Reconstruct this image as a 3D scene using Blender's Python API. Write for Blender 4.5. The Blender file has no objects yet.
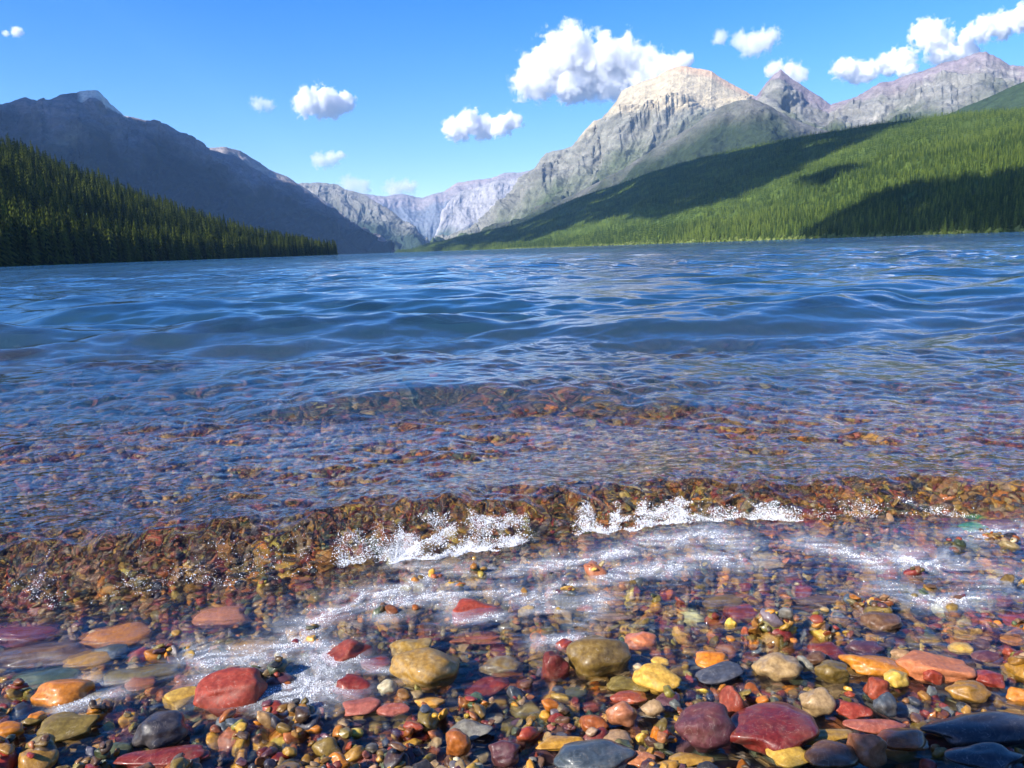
WMODE='mix'; WFAC=.6; SHADE=1; HAZE=2.7e-5
import bpy, math, random
import numpy as np
from mathutils import Matrix, Vector
rng = np.random.default_rng(11)
random.seed(5)
scene = bpy.context.scene
col = scene.collection
R = math.radians

# ------------------------------------------------------------------ camera
F_PX, CAM_H = 819.0, 0.35
PITCH, ROLL = R(9.38), R(1.95)
_r0 = np.array([1., 0, 0]); _f = np.array([0, math.cos(PITCH), -math.sin(PITCH)]); _u0 = np.array([0, math.sin(PITCH), math.cos(PITCH)])
_right = math.cos(ROLL) * _r0 - math.sin(ROLL) * _u0
_up = math.sin(ROLL) * _r0 + math.cos(ROLL) * _u0
cam_d = bpy.data.cameras.new('camera'); cam = bpy.data.objects.new('camera', cam_d); col.objects.link(cam)
cam.matrix_world = Matrix(((_right[0], _up[0], -_f[0], 0), (_right[1], _up[1], -_f[1], 0), (_right[2], _up[2], -_f[2], CAM_H), (0, 0, 0, 1)))
cam_d.sensor_width = 36; cam_d.lens = 36 * F_PX / 1024
cam_d.clip_start = 0.02; cam_d.clip_end = 90000
scene.camera = cam

def ray(px, py):
    """world direction seen at a place of the photograph (used to survey where things stand)"""
    px = np.asarray(px, float); py = np.asarray(py, float)
    a = (px - 512) / F_PX; b = -(py - 384) / F_PX
    return a[..., None] * _right + b[..., None] * _up + _f
def ground(px, py, z=0.0):
    d = ray(px, py); t = (z - CAM_H) / d[..., 2]
    p = d * t[..., None]; p[..., 2] += CAM_H
    return p
def far_point(px, py, dist):
    """point at horizontal distance dist in that direction"""
    d = ray(px, py); h = np.hypot(d[..., 0], d[..., 1])
    p = d * (np.asarray(dist, float) / h)[..., None]; p[..., 2] += CAM_H
    return p
def project(p):
    q = np.asarray(p, float) - np.array([0, 0, CAM_H])
    z = q @ _f
    return 512 + F_PX * (q @ _right) / z, 384 - F_PX * (q @ _up) / z, z

# ------------------------------------------------------------------ noise in numpy
def _hash(ix, iy, seed):
    with np.errstate(over='ignore'):
        h = (ix.astype(np.uint32) * np.uint32(374761393) + iy.astype(np.uint32) * np.uint32(668265263) + np.uint32((seed * 2246822519) & 0xffffffff))
        h = (h ^ (h >> np.uint32(13))) * np.uint32(1274126177)
        h ^= h >> np.uint32(16)
    return h
def noise(x, y, seed=0):
    x = np.asarray(x, float); y = np.asarray(y, float)
    x0 = np.floor(x).astype(np.int64); y0 = np.floor(y).astype(np.int64)
    fx, fy = x - x0, y - y0
    def g(ix, iy, dx, dy):
        a = _hash(ix, iy, seed) * (2 * math.pi / 4294967296.0)
        return np.cos(a) * dx + np.sin(a) * dy
    u = fx * fx * fx * (fx * (fx * 6 - 15) + 10); v = fy * fy * fy * (fy * (fy * 6 - 15) + 10)
    a = g(x0, y0, fx, fy); b = g(x0 + 1, y0, fx - 1, fy); c = g(x0, y0 + 1, fx, fy - 1); d = g(x0 + 1, y0 + 1, fx - 1, fy - 1)
    return ((a * (1 - u) + b * u) * (1 - v) + (c * (1 - u) + d * u) * v) * 1.5
def fbm(x, y, o=4, seed=0, gain=.5, lac=2.03):
    s = 0; a = 1; n = 0
    for i in range(o):
        s = s + a * noise(x * lac ** i + 13.7 * i, y * lac ** i - 7.1 * i, seed + i); n += a; a *= gain
    return s / n
def ridged(x, y, o=4, seed=0, gain=.55, lac=2.1):
    s = 0; a = 1; n = 0
    for i in range(o):
        s = s + a * (1 - 2 * np.abs(noise(x * lac ** i + 3.7 * i, y * lac ** i + 9.1 * i, seed + i))); n += a; a *= gain
    return s / n
def smooth(a, b, x):
    t = np.clip((np.asarray(x, float) - a) / (b - a), 0, 1); return t * t * (3 - 2 * t)

# ------------------------------------------------------------------ mesh and material helpers
def mesh_np(name, V, faces, smooth_shade=True, attrs=None):
    """faces: (n,3) or (n,4) int array, or a list of such arrays"""
    fl = faces if isinstance(faces, (list, tuple)) else [faces]
    me = bpy.data.meshes.new(name)
    V = np.ascontiguousarray(V, np.float32)
    me.vertices.add(len(V)); me.vertices.foreach_set('co', V.ravel())
    loops = np.concatenate([f.ravel() for f in fl]).astype(np.int32)
    tot = np.concatenate([np.full(len(f), f.shape[1]) for f in fl]).astype(np.int32)
    st = np.concatenate([[0], np.cumsum(tot)[:-1]]).astype(np.int32)
    me.loops.add(len(loops)); me.loops.foreach_set('vertex_index', loops)
    me.polygons.add(len(tot)); me.polygons.foreach_set('loop_start', st); me.polygons.foreach_set('loop_total', tot)
    me.update(calc_edges=True)
    me.polygons.foreach_set('use_smooth', np.full(len(tot), smooth_shade))
    for k, a in (attrs or {}).items():
        a = np.asarray(a, np.float32)
        if a.ndim == 1:
            at = me.attributes.new(k, 'FLOAT', 'POINT'); at.data.foreach_set('value', a)
        else:
            at = me.attributes.new(k, 'FLOAT_COLOR', 'POINT')
            if a.shape[1] == 3: a = np.concatenate([a, np.ones((len(a), 1), np.float32)], 1)
            at.data.foreach_set('color', np.ascontiguousarray(a).ravel())
    me.validate()
    return me
def grid_faces(nr, nc):
    i = np.arange(nr - 1)[:, None] * nc + np.arange(nc - 1)[None, :]
    return np.stack([i, i + 1, i + nc + 1, i + nc], -1).reshape(-1, 4)
def link(name, me, mat=None, parent=None):
    o = bpy.data.objects.new(name, me); col.objects.link(o)
    if mat: me.materials.append(mat)
    if parent: o.parent = parent
    return o
def tag(o, label=None, cat=None, group=None, kind=None):
    if label: o['label'] = label
    if cat: o['category'] = cat
    if group: o['group'] = group
    if kind: o['kind'] = kind
    return o
def ico(sub):
    bm = __import__('bmesh').new(); __import__('bmesh').ops.create_icosphere(bm, subdivisions=sub, radius=1)
    v = np.array([x.co[:] for x in bm.verts]); f = np.array([[q.index for q in x.verts] for x in bm.faces]); bm.free()
    return v, f
ICO = {k: ico(k) for k in (1, 2, 3, 4, 5)}

class NT:
    def __init__(s, name):
        s.m = bpy.data.materials.new(name); s.m.use_nodes = True; s.t = s.m.node_tree; s.t.nodes.clear()
        s.out = s.t.nodes.new('ShaderNodeOutputMaterial')
    def n(s, typ, inp=None, **kw):
        x = s.t.nodes.new('ShaderNode' + typ)
        for k, v in kw.items(): setattr(x, k, v)
        for k, v in (inp or {}).items():
            sk = x.inputs[k]
            if isinstance(v, bpy.types.NodeSocket): s.t.links.new(v, sk)
            else: sk.default_value = v
        return x
    def link(s, a, b): s.t.links.new(a, b)
    def math(s, op, a, b=0.0, c=0.0, clamp=False):
        x = s.n('Math', {0: a, 1: b, 2: c}, operation=op); x.use_clamp = clamp; return x.outputs[0]
    def mix(s, f, a, b, blend='MIX'):
        x = s.n('Mix', data_type='RGBA', blend_type=blend)
        for k, v in ((0, f), (6, a), (7, b)):
            if isinstance(v, bpy.types.NodeSocket): s.t.links.new(v, x.inputs[k])
            else: x.inputs[k].default_value = v if k == 0 or len(v) == 4 else (*v, 1)
        return x.outputs[2]
    def ramp(s, fac, stops, interp='LINEAR'):
        x = s.n('ValToRGB', {0: fac}); e = x.color_ramp.elements; x.color_ramp.interpolation = interp
        while len(e) < len(stops): e.new(.5)
        for i, (p, c) in enumerate(stops):
            e[i].position = p; e[i].color = (*c, 1) if len(c) == 3 else c
        return x.outputs[0]
    def mapr(s, v, a, b, c=0., d=1.):
        return s.n('MapRange', {0: v, 1: a, 2: b, 3: c, 4: d}).outputs[0]
    def noise(s, vec, scale, detail=4., rough=.55, dist=0.):
        return s.n('TexNoise', {'Vector': vec, 'Scale': scale, 'Detail': detail, 'Roughness': rough, 'Distortion': dist}).outputs[0]
    def obj(s): return s.n('TexCoord').outputs['Object']
    def attr(s, name): return s.n('Attribute', attribute_name=name)
    def surf(s, x): s.t.links.new(x, s.out.inputs['Surface']); return s.m

# ------------------------------------------------------------------ light
SUN_AZ, SUN_EL = R(-126), R(36)          # azimuth from +Y towards +X; the sun stands left and a little behind
sun_dir = np.array([math.sin(SUN_AZ) * math.cos(SUN_EL), math.cos(SUN_AZ) * math.cos(SUN_EL), math.sin(SUN_EL)])
sl = bpy.data.lights.new('sun', 'SUN'); sl.energy = 4.8; sl.angle = R(.53); sl.color = (1, .94, .84)
so = bpy.data.objects.new('sun', sl); col.objects.link(so)
so.rotation_euler = Vector(sun_dir).to_track_quat('Z', 'Y').to_euler()
w = bpy.data.worlds.new('World'); scene.world = w; w.use_nodes = True
wt = w.node_tree; wt.nodes.clear()
wo = wt.nodes.new('ShaderNodeOutputWorld'); bg = wt.nodes.new('ShaderNodeBackground'); sk = wt.nodes.new('ShaderNodeTexSky')
sk.sky_type = 'NISHITA'; sk.sun_disc = False; sk.sun_elevation = SUN_EL; sk.sun_rotation = SUN_AZ % (2 * math.pi)
sk.altitude = 1200; sk.air_density = 1.15; sk.dust_density = 1.0; sk.ozone_density = 4.0
bg.inputs[1].default_value = .115
hs = wt.nodes.new('ShaderNodeHueSaturation'); hs.inputs['Saturation'].default_value = 1.4; hs.inputs['Hue'].default_value = .516
wt.links.new(sk.outputs[0], hs.inputs['Color']); wt.links.new(hs.outputs[0], bg.inputs[0]); wt.links.new(bg.outputs[0], wo.inputs[0])
v = scene.view_settings; v.view_transform = 'Standard'; v.look = 'None'; v.gamma = 1; v.exposure = 1.05; v.use_curve_mapping = False
scene.render.engine = 'CYCLES'
cy = scene.cycles
cy.use_denoising = True; cy.denoiser = 'OPENIMAGEDENOISE'
cy.max_bounces = 28; cy.diffuse_bounces = 2; cy.glossy_bounces = 4; cy.transmission_bounces = 6; cy.transparent_max_bounces = 16
cy.volume_bounces = 26; cy.sample_clamp_indirect = 6; cy.use_adaptive_sampling = True; cy.adaptive_threshold = .015
# ------------------------------------------------------------------ lake bed and beach
def bed(x, y):
    s = y + .04 * x + .02 * fbm(x * 1.3, y * 1.3, 2, 3)
    z = np.interp(s, [-60, -12, -3, 0, .35, .56, .66, .95, 1.3, 2.0, 3.2, 6, 12, 30, 80],
                     [9, 2.0, .45, .060, .010, -.007, -.015, -.027, -.06, -.13, -.32, -.85, -2.2, -6, -9])
    near = np.exp(-np.hypot(x, y) / 3.)
    z = z + near * .013 * np.clip(x + .0, -.6, .35) + near * .010 * fbm(x * 4, y * 4, 3, 5)
    return z

# ------------------------------------------------------------------ water height
FRONT = ground(np.array([-500, -200, 0, 100, 200, 300, 400, 500, 600, 700, 850, 1024, 1250, 1600]), np.array([640, 620, 608, 603, 592, 577, 562, 548, 532, 522, 519, 519, 512, 505]), 0.0)
_o = np.argsort(FRONT[:, 0]); FRX, FRY = FRONT[_o, 0], FRONT[_o, 1]
wr = np.random.default_rng(4)
SW = []
for i in range(46):
    L = 0.20 * (2.4 / .20) ** (i / 45) * wr.uniform(.9, 1.1)
    th = wr.normal(0, .55) + R(-4)
    SW.append((2 * math.pi / L, th, wr.uniform(0, 2 * math.pi), L))
RP = []
for i in range(30):
    L = 0.022 * (.2 / .022) ** (i / 29) * wr.uniform(.9, 1.1)
    RP.append((2 * math.pi / L, wr.normal(0, .75), wr.uniform(0, 2 * math.pi), L))
def wave_t(x, y):
    yf = np.interp(x, FRX, FRY) + .022 * fbm(x * 7, x * 0 + 2.2, 3, 9) + .006 * fbm(x * 40, y * 30, 2, 19)
    return y - yf
def water(x, y, cell):
    r = np.hypot(x, y)
    z = np.zeros_like(x)
    kx = smooth(1.3, 3.2, y); amp = .0055 * kx * (1 + .55 * fbm(x * .35, y * .35, 2, 77))
    wx = x + .10 * fbm(x * .8, y * .8, 2, 70); wy = y + .10 * fbm(x * .8 + 9, y * .8, 2, 71)
    for k, th, ph, L in SW:
        f = np.clip((L / cell - 3) / 4, 0, 1)
        if f.max() <= 0: continue
        p = k * (wx * math.sin(th) + wy * math.cos(th)) + ph
        a = L ** .95 * f * amp
        z += a * (np.sin(p) + .22 * np.cos(2 * p))
    rk = .40 * smooth(.0, .4, wave_t(x, y)) * (1 - .75 * smooth(2.2, 4.0, r)) + .05
    rk = rk * (.5 + smooth(-.25, .5, fbm(x * 1.7, y * 2.5, 2, 31)))
    wx = x + .02 * fbm(x * 5, y * 5, 2, 33); wy = y + .02 * fbm(x * 5 + 9, y * 5, 2, 34)
    m = r < 14
    zz = np.zeros(m.sum()); cm = cell[m]; xm, ym = wx[m], wy[m]
    for k, th, ph, L in RP:
        f = np.clip((L / cm - 2.5) / 3, 0, 1)
        zz += f * L ** .9 * .0125 * np.sin(k * (xm * math.sin(th) + ym * math.cos(th)) + ph)
    z[m] += zz * rk[m]
    # small second swell before it steepens
    hx = ground(np.array([200, 330, 450, 560, 700, 900]), np.array([418, 402, 392, 396, 402, 392]), .02)
    y2 = np.interp(x, hx[:, 0], hx[:, 1]); t2 = y - y2
    a2 = smooth(hx[0, 0] - .1, hx[1, 0] + .15, x) * (1 - .75 * smooth(hx[3, 0], hx[4, 0] + .3, x))
    z += .034 * a2 * np.where(t2 < 0, np.exp(-(t2 / .10) ** 2), np.exp(-(t2 / .32) ** 2))
    # the breaking wave
    t = wave_t(x, y)
    H = np.interp(x, [-.8, -.45, -.1, .15, .45, .9], [.036, .042, .038, .026, .022, .025]) * (1 + .25 * fbm(x * 5, x * 0, 2, 13))
    face = smooth(-.004, .085, t); back = 1 - smooth(.085, .48, t)
    prof = np.where(t < .085, face, back)
    z += H * prof
    act = np.exp(-((t - .06) / .085) ** 2) * smooth(-.01, .03, t)
    n1 = ridged(x * 12, y * 12, 3, 41, gain=.4); n2 = ridged(x * 45 + 3 * n1, y * 45, 2, 51)
    z += act * (.0120 * n1 * np.interp(x, [-.5, 0, .5], [1.3, 1, .8]) + .0014 * n2)
    far = smooth(.1, .25, t) * (1 - smooth(.25, .9, t))
    z += far * .0018 * ridged(x * 22, y * 30, 3, 61)
    # thin sheet of water running up the beach
    film = 1 - smooth(-.05, .02, t)
    z += film * (.0012 * fbm(x * 14, y * 22, 3, 81) + .0006 * ridged(x * 50, y * 70, 2, 91))
    return z

# lacy streaks of foam left on the thin water, surveyed in the photograph
FOAM_PATHS = [
 ([(400, 566), (450, 572), (520, 572), (600, 560), (660, 540)], 7, 4200), ([(430, 575), (400, 590), (350, 604), (310, 625), (290, 645)], 10, 5000),
 ([(290, 645), (240, 660), (200, 655), (215, 690), (260, 706)], 13, 4200), ([(300, 640), (330, 665), (300, 690), (270, 705), (330, 690)], 15, 5200),
 ([(480, 590), (530, 600), (600, 580), (680, 566)], 9, 4200), ([(385, 615), (420, 600), (455, 590), (450, 615)], 9, 2400), ([(660, 545), (700, 535), (735, 545), (742, 562), (700, 556)], 9, 3600),
 ([(540, 612), (600, 600), (570, 640), (540, 645)], 7, 1500), ([(800, 543), (840, 552), (880, 568)], 7, 2000), ([(900, 560), (950, 570), (1000, 582), (1040, 590)], 12, 5000), ([(880, 590), (940, 604), (980, 600)], 8, 1600),
 ([(960, 538), (1030, 530)], 7, 1200), ([(90, 682), (120, 690), (60, 712)], 6, 900), ([(340, 655), (375, 672), (400, 676)], 6, 900), ([(455, 622), (500, 618)], 4, 700)]
SPLASH = [(375, 540, 13000, -.010, .060, .010, 1), (330, 400, 1500, .0, .05, .006, 2), (560, 720, 8500, -.008, .045, .008, 3), (680, 840, 3000, -.005, .035, .006, 4), (0, 75, 300, .0, .05, .005, 5), (110, 330, 700, .0, .06, .004, 6), (800, 1010, 800, .0, .04, .005, 7)]
def lace(x, y):
    c = .5 + .5 * ridged(x * 34 + 2 * noise(x * 15, y * 15, 3), y * 40, 3, 7); d = .5 + .5 * fbm(x * 9, y * 12, 3, 17)
    return np.clip(.65 * c + .55 * d - .12, 0, 1)
def foam_mask(x, y):
    """0..1 on the water sheet near the shore"""
    qx_, qy_, z_ = project(np.stack([x, y, 0 * x - .002], -1)); m = np.zeros_like(x)
    for path, wpx, n in FOAM_PATHS:
        p = np.array(path, float); best = np.full(x.shape, 1e9)
        for a, b in zip(p[:-1], p[1:]):
            d = b - a; t = np.clip(((qx_ - a[0]) * d[0] + (qy_ - a[1]) * d[1]) / (d @ d), 0, 1)
            best = np.minimum(best, np.hypot((qx_ - a[0] - t * d[0]) / 1.5, (qy_ - a[1] - t * d[1]) / .75))
        m = np.maximum(m, np.exp(-(best / (wpx * 1.5)) ** 2))
    return m * np.clip((lace(x, y) - .42) * 2.2, 0, 1)
# ------------------------------------------------------------------ stones
PAL = {  # wet rock colours, linear albedo
 'red': (.36, .052, .026), 'brick red': (.30, .050, .022), 'maroon': (.20, .024, .017), 'purple': (.12, .042, .048), 'pink': (.46, .13, .085),
 'salmon': (.54, .20, .08), 'orange': (.66, .22, .014), 'rust': (.36, .10, .016), 'golden': (.56, .29, .03), 'ochre': (.42, .22, .032),
 'yellow': (.66, .43, .065), 'olive': (.23, .155, .030), 'green': (.10, .125, .06), 'slate': (.065, .08, .10), 'grey': (.20, .19, .18),
 'tan': (.42, .27, .12), 'cream': (.62, .50, .28), 'brown': (.15, .075, .035), 'charcoal': (.04, .04, .045)}
PK = list(PAL); PW = np.array([4, 5, 4, 4, 1, 3, 8, 10, 11, 15, 4, 16, 6, 5, 4, 10, 3, 15, 5.]); PW /= PW.sum()

def stone_shape(sub, seed, angular=.3, flat=(1, 1, 1)):
    """a pebble of unit half size: rounded, uneven, with a few worn flat faces"""
    r_ = np.random.default_rng(seed)
    v, f = ICO[sub]; v = v.copy()
    for _ in range(int(3 + 5 * angular)):
        d = r_.normal(size=3); d /= np.linalg.norm(d); h = r_.uniform(.62, .93) - .22 * angular
        k = v @ d - h; over = k > 0
        v[over] -= d * (k[over] * (.72 + .22 * angular))[:, None]
    o = r_.uniform(0, 50, 3)
    rad = 1 + .17 * (noise(v[:, 0] * 1.3 + o[0], v[:, 1] * 1.3 + v[:, 2] * .9 + o[1], seed) + noise(v[:, 2] * 1.5 + o[2], v[:, 0] * .8 - v[:, 1] + o[0], seed + 1))
    v *= rad[:, None]
    if sub >= 4:
        v *= (1 + .018 * fbm(v[:, 0] * 4 + v[:, 2] * 2.3 + o[1], v[:, 1] * 4 - v[:, 2] * 3 + o[2], 3, seed))[:, None]
    v /= np.abs(v).max(0)
    return v, f

def rotmats(ax, ay, az):
    cx, sx, cy_, sy, cz, sz = np.cos(ax), np.sin(ax), np.cos(ay), np.sin(ay), np.cos(az), np.sin(az)
    M = np.empty((len(cx), 3, 3))
    M[:, 0, 0] = cy_ * cz; M[:, 0, 1] = sx * sy * cz - cx * sz; M[:, 0, 2] = cx * sy * cz + sx * sz
    M[:, 1, 0] = cy_ * sz; M[:, 1, 1] = sx * sy * sz + cx * cz; M[:, 1, 2] = cx * sy * sz - sx * cz
    M[:, 2, 0] = -sy; M[:, 2, 1] = sx * cy_; M[:, 2, 2] = cx * cy_
    return M

def stone_material(name, coat=.55, r0=.3, r1=.55, bd=.0007):
    s = NT(name)
    c = s.attr('col').outputs['Color']; g = s.n('NewGeometry').outputs['Position']
    sc_ = s.n('TexCoord').outputs['Object']
    n1 = s.noise(sc_, 260, 5, .65); n2 = s.noise(sc_, 1300, 3, .6); n3 = s.noise(sc_, 75, 3, .5, 1.2)
    c1 = s.mix(s.mapr(n1, .35, .68), s.mix(1.0, c, (.50, .47, .45), 'MULTIPLY'), c)
    c2 = s.mix(s.math('MULTIPLY', s.mapr(n3, .50, .75), .22), c1, s.mix(.5, c1, (.42, .33, .22)))
    vn = s.math('ABSOLUTE', s.math('SUBTRACT', s.noise(sc_, 48, 2, .5, 2.5), .5)); c2 = s.mix(s.math('MULTIPLY', s.mapr(vn, .010, .002), s.mapr(n1, .4, .6, .0, .22)), c2, (.55, .48, .38))
    c3 = s.mix(s.math('MULTIPLY', s.mapr(n2, .62, .72), .35), c2, (.03, .022, .018))
    bp = s.n('Bump', {'Strength': .35, 'Distance': bd, 'Height': s.math('ADD', n1, s.math('MULTIPLY', n2, .35))})
    p = s.n('BsdfPrincipled', {'Base Color': c3, 'Roughness': s.mapr(n1, .3, .7, r0, r1), 'Normal': bp.outputs[0], 'Specular IOR Level': .3, 'Coat Weight': coat, 'Coat Roughness': .05, 'Coat IOR': 1.33})
    return s.surf(p.outputs[0])
M_STONE = stone_material('wet_stone'); M_DRY = stone_material('half_dry_stone', .16, .42, .7, .0011)

# heights of what lies already there, on a 2.5 mm raster, so that pebbles come to rest on one another
CELL = .0025; HX0, HY0 = -3.2, .25; HNX, HNY = int(6.4 / CELL), int(3.6 / CELL)
_gx = HX0 + (np.arange(HNX) + .5) * CELL; _gy = HY0 + (np.arange(HNY) + .5) * CELL
_cx = HX0 + np.arange(0, HNX + 8, 8) * CELL; _cy = HY0 + np.arange(0, HNY + 8, 8) * CELL
_bz = bed(*np.meshgrid(_cx, _cy)); 
_ix = np.clip((_gx - _cx[0]) / (8 * CELL), 0, len(_cx) - 1.001); _iy = np.clip((_gy - _cy[0]) / (8 * CELL), 0, len(_cy) - 1.001)
a0, b0 = _ix.astype(int), _iy.astype(int); fa, fb = _ix - a0, (_iy - b0)[:, None]
HM = ((_bz[b0][:, a0] * (1 - fa) + _bz[b0][:, a0 + 1] * fa) * (1 - fb) + (_bz[b0 + 1][:, a0] * (1 - fa) + _bz[b0 + 1][:, a0 + 1] * fa) * fb).astype(np.float32)
BLOCK = np.zeros(HM.shape, bool)

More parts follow.
